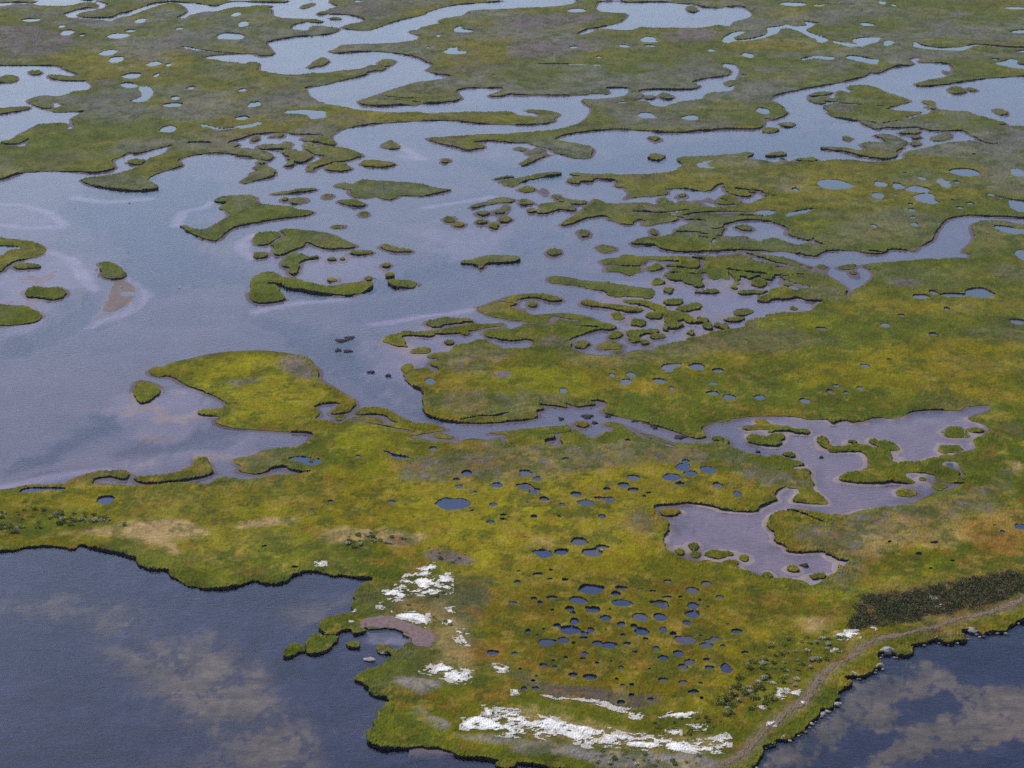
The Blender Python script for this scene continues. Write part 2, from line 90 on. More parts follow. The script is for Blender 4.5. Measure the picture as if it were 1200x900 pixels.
POOLS = "A 437,178,30,11 475,220,62,24 580,240,27,11 835,245,90,22 915,208,58,13 990,140,42,16 755,365,66,22 815,415,50,22 1085,443,52,16 1185,452,27,14 920,525,77,26 1100,522,27,16 215,135,95,14 T00 897,408,28,11 822,454,24,10 810,488,45,11 1135,418,20,8 1180,487,22,13 1138,550,40,10 795,598,45,16 B 575,98,32,15 635,165,45,20 530,250,108,26 380,130,12,7 180,195,35,9 C 850,328,22,8 920,245,20,15 350,2,30,7 T10 0,485,25,12 D 85,66,72,15 600,275,70,22 430,320,52,14 605,315,55,9 250,395,22,11 1040,348,30,9 80,325,40,11 E 215,382,56,20 530,22,100,14 1060,165,75,14 1165,15,26,14 180,525,35,9 F 95,15,30,14 180,32,30,13 1120,55,90,11 T20 632,538,48,17 840,547,42,15 1175,515,40,15 1200,560,12,10 T30 305,862,88,22 915,803,80,18 530,860,32,14 610,866,38,14 825,855,30,21 885,848,18,8 720,832,20,7 640,805,14,5 1175,810,35,18 700,885,60,16 1020,762,8,5 965,720,12,5 130,885,25,11 T31 515,15,30,14 740,25,60,26 500,155,22,11 690,148,18,10 600,8,12,5 670,52,20,6 675,80,22,8 680,112,18,6 950,48,22,7 868,35,12,5 900,68,18,5 1165,55,50,32 720,486,50,13 775,463,28,13 865,477,60,10 993,466,68,26 840,543,16,6 625,572,18,6 250,634,28,8 550,617,28,11 778,660,20,9 570,780,16,5 460,810,24,9 1175,602,55,15 1190,290,30,30 T21 865,815,48,16 965,830,32,12 555,850,22,14 470,850,18,10 535,885,32,14 690,882,50,11 940,893,28,8 480,830,14,5 L 385,690,44,28 T22 240,25,22,13 748,15,16,15 945,40,40,14 1020,58,44,16 1165,58,28,13 250,352,24,10 65,412,36,16 120,438,32,13 60,473,45,16 107,495,32,13 150,532,26,11 297,511,26,12 345,552,38,13 235,560,18,8 105,615,18,8 222,613,14,6 420,613,18,9 405,527,20,6 457,533,28,13 447,484,18,7 525,468,28,11 568,490,30,11 570,433,36,15 745,432,54,24 803,386,42,18 815,357,18,9 835,413,32,13 920,395,38,15 785,462,26,10 965,468,26,13 1055,505,20,17 62,711,12,5 75,551,10,4 318,732,40,16 235,779,28,13 383,781,52,20 430,758,38,12 32,870,16,6 120,883,30,8 182,865,10,5 545,258,15,9 620,518,12,5 640,503,14,5 T12 990,413,27,13 942,440,22,8 953,473,27,11 1128,469,30,12 1023,500,18,7 1115,559,22,8 1160,608,18,5 1160,627,16,5 1100,640,20,8 1012,586,12,5 915,555,84,30 635,547,18,7 350,543,14,6 478,332,12,5 740,615,12,4 40,753,16,8 183,851,20,6 830,298,20,10 T02 495,538,38,17 T32 290,28,22,10 365,35,16,7 432,12,20,10 320,2,20,7 175,74,28,14 572,733,12,6 783,738,30,9 708,791,16,7 765,860,14,6 865,822,20,7 1098,687,16,7 1185,662,34,14 1065,660,12,5 55,395,10,5 T23 365,55,62,22 487,76,24,13 515,48,34,10 842,59,32,15 915,27,28,12 975,92,26,10 728,15,22,7 175,8,20,7 250,12,18,7 25,20,16,7 10,120,16,8 102,100,14,7 133,118,14,7 190,95,26,9 312,108,44,15 520,120,48,14 725,90,24,6 690,119,40,10 710,135,22,12 848,133,28,15 845,172,32,16 820,215,28,14 268,147,24,11 285,166,16,7 385,155,32,15 355,145,12,7 437,192,28,12 292,209,28,15 605,187,40,20 698,187,34,16 510,221,26,12 613,254,40,18 710,249,24,17 757,265,20,9 628,291,14,8 272,249,50,19 340,262,24,10 368,248,22,13 75,252,20,12 212,228,16,8 120,268,12,6 335,285,20,7 520,270,20,10 540,312,20,8 165,304,50,16 240,294,26,13 398,311,30,13 458,321,44,16 675,335,18,13 578,352,20,7 812,294,55,20 955,287,30,11 925,297,30,9 908,319,36,15 990,323,16,9 885,272,12,7 1053,252,28,11 1092,350,20,7 710,377,32,15 780,361,30,16 912,385,18,8 832,398,30,16 800,420,26,14 928,425,22,9 1005,427,30,24 340,357,22,12 330,380,20,7 150,412,30,14 200,420,16,10 192,388,16,6 252,375,12,7 15,357,16,7 400,403,12,6 512,427,14,11 645,432,8,5 285,458,22,11 365,469,32,13 492,480,12,6 520,510,16,8 562,508,14,8 712,480,22,9 803,492,18,8 885,500,10,5 560,555,16,10 508,588,24,14 650,573,16,8 848,540,26,9 890,570,12,8 57,522,20,12 112,520,24,10 98,486,14,7 40,430,12,7 115,465,12,6 150,243,9,5 190,152,10,5 880,105,10,6 790,90,10,5 920,138,9,5 1013,220,9,6 660,62,16,5 600,52,14,5 460,152,8,5 570,228,18,11 440,246,8,5 290,308,10,6 465,395,8,5 T13 1108,350,30,10 1195,115,10,7"
SAND = [
"X 446,696 470,682 485,668 500,662 512,658 512,668 530,672 528,690 508,696 490,694 470,700 452,702","T13 640,170 700,165 790,165 805,185 810,225 780,215 700,190","T13 930,250 965,250 975,280 1000,310 980,315 955,285",
"T13 770,425 840,435 850,400 880,395 940,430 950,455 1015,445 975,465 990,490 950,498 890,470 800,445",
"X 540,845 560,838 572,842 590,838 600,832 625,834 650,842 700,853 702,860 676,866 655,858 648,864 620,858 600,860 570,856 545,853","T13 1065,610 1085,605 1110,655 1080,650","T13 1120,622 1200,628 1185,642 1120,637",
"X 700,853 735,860 780,864 800,870 838,867 850,860 857,866 846,880 820,882 780,877 740,873 700,870 690,872 672,866",
"T23 500,618 560,640 620,645 575,662 530,648","T23 725,725 790,725 760,742","T23 820,700 910,700 880,713","T23 690,655 760,640 830,630 880,635 830,655","T23 0,530 30,520 30,545 0,552","T23 1155,617 1185,613 1180,627",
"T33 320,270 390,255 430,265 400,290 340,285","T33 485,240 510,243 500,260","T33 300,330 340,332 330,344","T33 40,530 90,535 95,560 50,565","T33 105,535 140,535 150,555 120,557","T33 150,580 175,582 165,594","T33 0,680 35,672 30,690 0,697","T33 755,90 790,95 780,112","T33 765,125 820,130 815,144 765,142",
"T13 568,126 598,128 590,144","T13 605,155 630,158 615,172","T13 880,203 915,200 910,214","T13 895,150 925,145 915,167","T13 1100,410 1180,430 1170,442 1105,427","T12 280,828 325,830 315,842 285,840","T13 300,895 300,896 301,896"]
DIRTY_SAND = ["T23 95,545 250,565 350,565 430,580 500,610 530,648 430,612 330,585 200,580","T13 440,150 480,145 470,165 440,165","T13 430,200 460,195 465,210 435,212"]
COVE = "T13 490,240 560,230 640,236 720,275 712,300 640,300 560,288 500,285"
BEACH = "T13 480,190 560,170 640,170 720,200 800,230 850,270 840,310 800,325 740,310 735,285 700,258 630,232 560,228 480,235"
PATH = "T33 1270,40 1200,80 1080,150 900,185 750,235 540,275 450,310 390,340 370,380 300,400 240,450 210,510 150,570 90,620 40,660 0,690 T23 1120,760 1050,830 980,870 990,890 1080,850 1150,800 T33 0,720 60,680 120,630 180,590 230,520 270,470 330,410 420,370 470,320 560,290 760,250 910,205 1090,170 1200,105 1270,80"
# plant communities: (colour name, softness in metres, weight, outline)
ZONES = [
('gold',9,.85,"X 330,560 420,535 600,520 760,525 860,545 890,575 860,600 780,620 760,660 790,690 850,720 900,760 860,800 760,820 640,800 560,760 550,700 560,670 500,640 420,640 360,610"),
('gold',8,.6,"X 900,440 1000,415 1200,385 1200,450 1000,455"),('gold',6,.5,"X 0,560 120,570 300,560 350,600 250,650 100,620 0,600"),
('lime',6,.9,"X 395,500 450,505 480,540 460,565 420,575 390,545"),('lime',6,.8,"X 560,445 580,428 640,425 700,440 720,460 640,480 570,470"),
('lime',6,.8,"X 200,430 290,412 350,420 380,450 400,465 370,480 300,500 250,485 220,450"),('lime',5,.9,"X 930,720 960,685 1060,670 1100,660 1000,700 960,725"),('lime',5,.6,"X 1140,600 1160,575 1185,570 1170,590 1150,610"),
('lime',6,.6,"X 880,370 980,365 1000,375 900,388"),('lime',8,.5,"X 0,620 100,640 220,670 300,668 420,660 420,640 260,640 120,615 0,605"),('lime',5,.5,"X 430,850 520,860 600,885 560,865 480,830 450,810"),
('meadow',6,.6,"X 450,560 560,545 720,520 800,550 770,640 560,660 440,620"),('meadow',6,.5,"X 230,420 340,420 390,470 350,495 250,480"),('meadow',6,.4,"X 0,600 120,590 330,590 420,620 300,650 100,620"),('pit',6,.75,"T23 -200,100 100,30 500,-20 900,0 1000,200 900,500 500,580 0,420"),('amber',4,.6,"T32 900,660 1040,620 1200,560 1200,780 1050,740 940,740"),('grey',6,.8,"X 850,518 900,540 950,560 930,570 880,560 840,535"),('grey',6,.8,"X 930,620 1000,605 1100,590 1160,560 1180,540 1195,560 1150,600 1060,615 1020,650 1000,685 985,695 960,650 930,640"),
('grey',7,.8,"X 460,540 540,520 620,525 660,530 740,515 800,520 840,540 720,545 600,560 540,562 480,560"),('grey',3,.95,"M 390,600 520,540 640,570 690,650 620,660 440,640"),('grey',4,.8,"X 732,590 760,588 775,612 755,625 738,612"),
('grey',4,.7,"L 430,520 700,440 900,470 1000,500 700,640 460,610"),('grey',5,.8,"K 560,600 740,540 910,580 900,640 740,660 600,640"),('grey',8,.6,"X 480,470 560,490 640,485 700,470 640,455 540,455"),('grey',8,.5,"X 640,400 760,408 880,390 840,400 740,430 660,425"),
('purple',7,.8,"X 0,30 50,28 100,45 60,65 0,62"),('purple',7,.8,"X 600,18 725,16 660,30 600,35"),('purple',7,.8,"X 600,45 640,50 700,52 680,60 600,70"),('purple',4,.9,"X 1042,322 1080,325 1078,336 1050,336"),('purple',6,.8,"X 775,35 840,33 845,45 790,52"),
('purple',6,.7,"X 735,242 775,240 780,250 745,252"),('purple',6,.6,"X 195,35 225,52 270,60 240,70 195,55"),('purple',5,.7,"X 380,6 440,4 470,15 430,25 385,18"),('purple',5,.7,"X 975,118 1010,124 1000,132 975,130"),('purple',4,.8,"X 1055,300 1065,290 1085,286 1070,302"),
('purple',2,1,"L 790,650 850,635 900,618 950,630 930,655 860,670"),('purple',3,.9,"X 325,422 345,415 368,432 372,440 345,442"),('purple',3,.7,"X 265,445 295,438 310,445 280,455"),
('tan',2.5,1,"T02 600,640 700,625 900,630 970,665 900,720 780,720 850,800 700,740 480,700 300,705 180,715 350,670"),('tan',2.5,.9,"T12 310,680 420,660 560,675 750,690 820,715 700,750 560,735 420,720 400,745 310,745"),
('tan',2,.9,"T02 1110,650 1150,632 1200,622 T12 60,630 190,620 190,640 0,668 T02 1120,670"),('tan',3,.6,"T22 150,720 200,740 180,755 100,730"),('tan',2,.7,"T22 300,610 340,615 330,640 310,635"),('tan',2,.7,"T22 440,450 480,455 470,470 440,468"),('tan',3,.8,"T33 160,190 280,160 340,180 260,230 180,250"),
('tan',3,.8,"T32 1110,360 1200,340 1200,420 1150,390"),('tan',5,.6,"T32 460,720 600,650 760,640 900,700 840,760 700,720 560,760"),
('rust',4,.8,"T32 940,640 1050,640 1120,700 1200,640 1200,800 1050,780 960,860 900,860 1000,780"),('rust',4,.6,"T13 880,330 1100,300 1180,400 1000,420"),('rust',3,.6,"T13 1010,520 1180,500 1200,580 1060,600"),
('tan',2.5,.5,"T23 0,620 300,680 450,690 700,740 1010,735 1020,790 900,835 480,800 0,760"),('tan',2.5,.45,"T13 560,100 840,60 1000,240 1050,500 760,480 860,330 800,220"),('dark',3,.95,"T33 430,95 620,65 800,40 1000,0 1200,-30 1200,70 1000,150 800,190 600,230 380,250 470,190"),
('mud',2.5,.85,"X 598,782 640,800 700,805 725,812 780,818 745,832 700,822 620,810"),('stone',2,.9,"T23 0,745 200,765 330,795 500,815 800,825 970,852 960,900 400,900 350,860 200,830 0,830"),('stone',2,.8,"T13 640,480 700,465 800,470 860,500 800,540 760,600 830,650 920,690 880,720 800,670 750,620 770,560 700,510"),('stone',1.5,.7,"T13 920,735 1100,745 1200,760 1200,790 1000,760"),
('purple',2,.9,"T12 800,780 900,770 1000,820 980,840 820,810"),('mud',2,.7,"T12 600,700 780,730 700,760 620,740"),('green',5,.8,"T02 0,590 300,580 500,620 590,660 500,670 0,720"),('green',6,.6,"T23 600,660 1000,640 1200,560 1200,640 900,770 640,740"),('green',4,.7,"T13 540,560 700,560 780,640 860,740 640,790 540,720"),
]
# narrow tidal gullies: half width in metres, then the line
GULLIES = [(.55,"J 25,238 160,236 310,238"),(.5,"J 340,196 450,208 560,212"),(.5,"J 490,245 560,252 640,262 720,262 750,242"),(.45,"J 640,182 740,200 735,248 700,272"),(.6,"J 810,170 1000,150 1120,182 1200,212"),(.5,"J 930,270 1080,290 1180,300"),(.5,"J 480,285 600,290 700,302"),
(.5,"K 410,430 520,420"),(.55,"K 270,372 400,402 520,420"),(.5,"K 430,490 580,480"),(.5,"K 690,430 760,470"),(.5,"K 470,520 620,562"),(.45,"K 600,420 700,470"),
(.5,"I 110,520 330,530 520,506"),(.5,"I 400,540 480,510"),(.55,"I 500,545 650,525 960,522"),(.5,"I 590,575 660,586"),(.55,"I 430,662 560,662 750,692"),(.5,"I 620,700 700,712 690,742"),(.5,"I 640,620 700,642 770,632"),(.5,"I 780,545 880,546 1050,552"),(.5,"I 800,690 900,700 1000,722"),(.5,"I 860,360 1000,372 1100,408 1210,412"),
(.45,"M 510,440 540,416 620,432 700,442"),(.4,"M 700,482 830,492"),(.4,"M 200,356 240,346 330,372"),(.4,"M 160,312 250,322"),
(.7,"T00 860,215 1000,240 1200,250"),(.7,"G 100,90 220,125 430,102 510,75"),(.7,"G 20,215 150,217"),(.6,"T10 490,462 640,462 770,474"),(.6,"T10 570,440 700,456 870,452"),(.5,"T11 105,180 130,200 60,240"),(.5,"T11 60,425 110,430 130,450"),
(.4,"O 0,300 130,272 260,276 320,256"),(.5,"P 600,458 680,448 745,462"),(.7,"T20 130,295 400,300"),(.6,"T30 280,470 500,490 640,500"),(.5,"T30 440,560 520,575 640,560"),(.7,"T31 1040,10 1100,25 1200,40"),(.6,"E 700,35 800,20 960,25"),
(.35,"T32 0,575 130,590 260,640"),(.4,"T22 540,190 620,240 760,285"),(.35,"T02 100,500 300,490"),(.35,"T12 440,150 600,190 740,215")]
BOULDER_GAPS = "T33 562,366,52,26 405,468,48,20 465,466,26,14 522,432,38,18 794,304,34,18 960,270,40,22 258,655,28,14 327,608,32,14 72,768,36,16 15,800,34,16 205,700,24,12 284,642,24,12 T13 532,396,60,20 600,366,34,16"
FOAM_LINES = ["T01 600,390 660,430 690,465 600,545 420,610","T01 200,260 330,300 390,390 440,440","T01 0,45 120,50 230,85 300,140","T01 0,140 120,155 280,150","T01 340,0 500,22 700,5","T01 1190,190 1140,220 1130,260 1180,300","T01 820,130 860,70 1000,35","T11 0,545 200,505 400,490","T11 560,600 800,560 1000,540","T10 640,660 700,690 770,735 680,720","T11 800,60 900,40 1100,10","T02 0,470 200,430 330,400 500,390"]
MAZES = ["X 700,215 940,210 1000,300 985,345 940,385 760,412 690,380 650,350 690,300 720,270","X 270,155 420,165 430,205 300,210","X 880,100 1140,110 1150,190 900,190","X 560,190 700,195 690,250 560,275","X 460,340 640,340 640,400 460,440","X 800,495 1150,480 1160,580 900,580"]
# ---- camera model: photograph survey -> world ---------------------------------
import bpy, math, random
import numpy as np
from mathutils import Vector, Matrix
rng = np.random.default_rng(7); random.seed(7)
ALT, TILT, FPX = 150.0, math.radians(18.0), 2706.0
def ground(u, v, z=0.6):
    u = np.asarray(u, float); v = np.asarray(v, float)
    dy = FPX*math.cos(TILT) - (v-450)*math.sin(TILT)
    dz = -FPX*math.sin(TILT) - (v-450)*math.cos(TILT)
    t = (ALT - z)/(-dz)
    return (u-600)*t, dy*t
def outline(spec):
    pts = []; s = None; toks = spec.split()
    for t in toks:
        if t in SHEETS: s = SHEETS[t]; continue
        x, y = t.split(','); pts.append((s[0]+float(x)/s[2], s[1]+float(y)/s[2]))
    return np.array(pts)
def spots(spec):
    out = []; s = None
    for t in spec.split():
        if t in SHEETS: s = SHEETS[t]; continue
        x, y, a, b = map(float, t.split(',')); out.append((s[0]+x/s[2], s[1]+y/s[2], a/s[2], b/s[2]))
    return out
def rounded(p, n=2, k=.22):
    for _ in range(n):
        q = np.roll(p, -1, 0); p = np.stack([p*(1-k)+q*k, p*k+q*(1-k)], 1).reshape(-1, 2)
    return p
# ---- noise ---------------------------------------------------------------------
def vnoise(x, y, scale, seed):
    x = x/scale + seed*17.31; y = y/scale + seed*9.77
    xi = np.floor(x).astype(np.int64); yi = np.floor(y).astype(np.int64); fx = x-xi; fy = y-yi
    fx = fx*fx*(3-2*fx); fy = fy*fy*(3-2*fy)
    def h(a, b):
        n = (a*374761393 + b*668265263 + seed*1442695041) & 0xFFFFFFFF
        n = ((n ^ (n >> 13))*1274126177) & 0xFFFFFFFF
        return ((n ^ (n >> 16)) & 0xFFFF)/32767.5 - 1
    return (h(xi,yi)*(1-fx)+h(xi+1,yi)*fx)*(1-fy) + (h(xi,yi+1)*(1-fx)+h(xi+1,yi+1)*fx)*fy
def fbm(x, y, scale, seed, n=3, gain=.5):
    s = 0; a = 1; t = 0
    for i in range(n):
        s = s + a*vnoise(x, y, scale/2**i, seed+i*31); t += a; a *= gain
    return s/t
def smooth(a, b, x):
    t = np.clip((x-a)/(b-a), 0, 1); return t*t*(3-2*t)
# ---- the survey grid (one vertex per photograph pixel on the ground) ------------
NU, NV = 1201, 901
UU, VV = np.meshgrid(np.arange(NU), np.arange(NV))
GX, GY = ground(UU, VV)
FAR = 8.0
W1 = fbm(GX, GY, 7.0, 3, 3); W2 = fbm(GX, GY, 1.6, 5, 2)
def shape(p, pad=26, n=1, GX=None, GY=None, o=(0,0), st=1.0):
    """signed distance in metres to an outline, positive inside"""
    p = rounded(p, n) if n else p
    if GX is None: GX, GY = globals()['GX'], globals()['GY']
    NV, NU = GX.shape; p = (p-np.array(o))/st
    d2 = np.full((NV, NU), FAR*FAR); wind = np.zeros((NV, NU+1), np.int32)
    q = np.roll(p, -1, 0)
    px, py = ground(p[:,0]*st+o[0], p[:,1]*st+o[1]); qx, qy = np.roll(px, -1), np.roll(py, -1)
    for i in range(len(p)):
        x0, y0 = p[i]; x1, y1 = q[i]
        a = max(0, int(min(x0,x1))-pad); b = min(NU, int(max(x0,x1))+pad+2)
        c = max(0, int(min(y0,y1))-pad//2); d = min(NV, int(max(y0,y1))+pad//2+2)
        if a < b and c < d:
            gx = GX[c:d,a:b]-px[i]; gy = GY[c:d,a:b]-py[i]; ex = qx[i]-px[i]; ey = qy[i]-py[i]
            t = np.clip((gx*ex+gy*ey)/(ex*ex+ey*ey+1e-12), 0, 1)
            np.minimum(d2[c:d,a:b], (gx-t*ex)**2+(gy-t*ey)**2, out=d2[c:d,a:b])
        if y0 != y1:
            s = 1 if y1 > y0 else -1; ya, yb = (y0,y1) if s > 0 else (y1,y0)
            r0 = max(0, math.ceil(ya)); r1 = min(NV-1, math.ceil(yb)-1)
            if r0 <= r1:
                r = np.arange(r0, r1+1); xc = x0+(r-y0)*(x1-x0)/(y1-y0)
                k = np.clip(np.ceil(xc).astype(int), 0, NU); np.add.at(wind, (r, k), s)
    ins = np.cumsum(wind, 1)[:, :NU] != 0
    d = np.sqrt(d2); return np.where(ins, d, -d)
def spot_shape(x, y, a, b):
    cx, cy = ground(x, y); ax = float(ground(x+a, y)[0]-cx); by = float(ground(x, y-b)[1]-ground(x, y+b)[1])/2
    m = 3
    u0, u1 = max(0,int(x-a*m)-3), min(NU,int(x+a*m)+4); v0, v1 = max(0,int(y-b*m)-3), min(NV,int(y+b*m)+4)
    if u0 >= u1 or v0 >= v1: return None
    q = np.sqrt(((GX[v0:v1,u0:u1]-cx)/ax)**2 + ((GY[v0:v1,u0:u1]-cy)/by)**2)
    r = min(ax, by)
    return (slice(v0,v1), slice(u0,u1)), (1-q)*r + r*.42*W1[v0:v1,u0:u1] + min(.6, r*.4)*W2[v0:v1,u0:u1]
W3 = fbm(GX, GY, 2.8, 71, 3, .6)
edge_wobble = .38*W1 + (.30+.45*(VV>610))*W2
F = np.full((NV, NU), FAR)
for w in WATER: F = np.minimum(F, -(shape(outline(w)) + edge_wobble))
for l in LAND: F = np.maximum(F, shape(outline(l)) + edge_wobble*.7 + .42*W3)
for s in spots(ISLETS):
    r = spot_shape(*s)
    if r: F[r[0]] = np.maximum(F[r[0]], r[1])
def stroke(spec, hw):
    p = outline(spec); d2 = np.full((NV, NU), FAR*FAR); px, py = ground(p[:,0], p[:,1])
    for i in range(len(p)-1):
        a = max(0, int(min(p[i,0], p[i+1,0]))-14); b = min(NU, int(max(p[i,0], p[i+1,0]))+16); c = max(0, int(min(p[i,1], p[i+1,1]))-8); d = min(NV, int(max(p[i,1], p[i+1,1]))+10)
        gx = GX[c:d,a:b]-px[i]; gy = GY[c:d,a:b]-py[i]; ex, ey = px[i+1]-px[i], py[i+1]-py[i]
        t = np.clip((gx*ex+gy*ey)/(ex*ex+ey*ey+1e-9), 0, 1); np.minimum(d2[c:d,a:b], (gx-t*ex)**2+(gy-t*ey)**2, out=d2[c:d,a:b])
    return hw - np.sqrt(d2)
for hw, g in GULLIES: F = np.minimum(F, -(stroke(g, hw*1.35) + .55*W1 + .3*W2))
for g in MAZES:
    m_ = smooth(-1, 3, shape(outline(g))); F = F + m_*np.where(np.abs(F) < 3.5, 1.0, 0)*(1.25*fbm(GX, GY*.55, 3.4, 121, 4, .65) - .05)
BASIN = F.copy()                                    # before pools and clumps: the tidal shore
for s in spots(POOLS):
    r = spot_shape(s[0], s[1], s[2]*.9, s[3]*.98)
    if r: F[r[0]] = np.minimum(F[r[0]], -r[1])
for s in spots(BOULDER_GAPS):
    r = spot_shape(*s)
    if r: F[r[0]] = np.minimum(F[r[0]], -r[1])
F = np.clip(F, -FAR, FAR); F[np.abs(F) < 1e-3] = 1e-3
# ---- plant communities, with painted haze on the far ones (albedo, fixed to the ground) ------------------------------
PAL = dict(green=(.074,.085,.005), lime=(.150,.145,.003), gold=(.160,.126,.004), tan=(.29,.20,.085), grey=(.092,.085,.040),
  purple=(.115,.092,.095), rust=(.20,.095,.016), dark=(.055,.042,.020), mud=(.085,.06,.055), stone=(.19,.165,.155), olive=(.118,.103,.004), moss=(.045,.062,.008), straw=(.235,.165,.032), pit=(.088,.069,.004), meadow=(.200,.168,.008), amber=(.29,.165,.045), far_haze=(.125,.118,.122))
P = {k: np.array(v) for k, v in PAL.items()}
def mix(c, col, w): return c + (np.asarray(col) - c)*w[..., None]
n_a = fbm(GX, GY, 60, 11, 4); n_b = fbm(GX, GY, 22, 12, 4, .6); n_c = fbm(GX, GY, 9, 13, 3, .6); n_d = fbm(GX, GY*.6, 3.2, 14, 3, .65)
COL = np.tile(P['green'], (NV, NU, 1))
COL = mix(COL, P['olive'], smooth(-.25, .4, n_a*.6+n_b*.6))
COL = mix(COL, P['gold'], .55*smooth(.12, .6, n_b+.3*n_c))
COL = mix(COL, P['grey'], .75*smooth(.05, .5, fbm(GX, GY, 30, 15, 4, .6)))
COL = mix(COL, P['purple'], .6*smooth(.25, .6, fbm(GX, GY, 24, 16, 4, .6))*smooth(420, 200, VV))
COL = mix(COL, P['far_haze'], (.14+.5*smooth(-.2, .4, fbm(GX, GY, 26, 17, 4, .6)))*smooth(430, 120, VV))  # bluish distance haze put into the colour of the far marsh
COL = mix(COL, P['tan'], .35*smooth(.35, .7, n_c*.7+n_d*.5)*smooth(480, 620, VV))
for name, soft, wt, spec in ZONES:
    d = shape(outline(spec), pad=34) + np.clip(soft*(.75*n_c+.5*n_d+.3*n_b), -5, 5); soft = min(soft, 5.5)
    w = wt*smooth(-soft*.5, soft*.5, d); COL = mix(COL, P[name], w)
    if name == 'grey': COL = mix(COL, (.125,.10,.098), .75*w*smooth(.05, .3, fbm(GX, GY*.7, 1.7, 73, 3, .65)))
d_path = shape(outline(PATH)); COL = mix(COL, (.16,.115,.075), .75*smooth(-1.6, .6, d_path + .7*n_c + .5*n_d))
lines = smooth(.07, .0, np.abs(fbm(GX+7*n_c, GY+9*n_b, 12, 101, 3))); COL = mix(COL, P['moss'], .42*lines)
lines = smooth(.06, .0, np.abs(fbm(GX+6*n_b, GY+8*n_c, 17, 102, 3))); COL = mix(COL, P['straw']*.9, .38*lines*smooth(200, 500, VV))
shore = np.clip(BASIN, 0, FAR)
levee = np.exp(-(shore/2.2)**2)                     # tall cordgrass along the creek banks
COL = mix(COL, P['moss']*1.35, .45*levee*smooth(-.4, .4, n_c+.2))
rim = np.exp(-(np.clip(F,0,FAR)/.7)**2)
COL = mix(COL, P['lime'], .38*rim*smooth(-.5, .3, W2+.5*n_d))
COL = mix(COL, P['rust'], .38*smooth(.15, .38, fbm(GX, GY*.8, 3.2, 51, 4, .7)+.3*n_b)*smooth(300, 560, VV))
COL = mix(COL, P['moss'], .6*smooth(.06, .30, fbm(GX, GY*.8, 3.6, 52, 4, .7)+.2*n_c))
COL = mix(COL, P['straw'], .42*smooth(.22, .42, fbm(GX, GY*.8, 2.4, 53, 3, .7)+.3*n_b)*smooth(250, 560, VV))
tone = 1 + .30*n_d + .22*n_c + .11*rng.uniform(-1, 1, (NV, NU))
COL = 1.1*COL*np.clip(tone, .45, 1.7)[..., None]
white_d = np.full((NV, NU), -FAR)
# ---- heights -------------------------------------------------------------------------
tuft = rng.uniform(-1, 1, (NV, NU))
cliff = smooth(560, 690, VV); slump = smooth(-.05, .35, fbm(GX, GY, 9, 111, 2) + .25*W1)*np.exp(-(shore/2.0)**2)*(1-.6*cliff)
ZL = .40 + .02*cliff + .13*fbm(GX, GY, 16, 72, 2) + .16*n_b + .12*n_c + .10*n_d + .085*tuft + .12*levee*(1+.9*W1+.8*tuft) + .05*rim*W2
dw = -np.clip(F, -FAR, 0)                           # metres out from the shore
shoal = fbm(GX, GY, 38, 21, 4, .55)
ZB = .10 - .30*smooth(.3, 2.2, dw) - .45*smooth(2, 8, dw)*smooth(-.1, .5, shoal)
near_bay = (VV > 630) & ((UU < 480) | (UU > 880) | (VV > 880)) & ~((UU > 760) & (UU < 1000) & (VV < 690))
ZB = np.where(near_bay, -.35 - 1.2*smooth(0, 6, dw), ZB)
ZL = ZL*(1-.72*slump); d_beach = shape(outline(BEACH)); ZL = ZL + (.10 - ZL)*smooth(-1.3, -.3, d_beach)
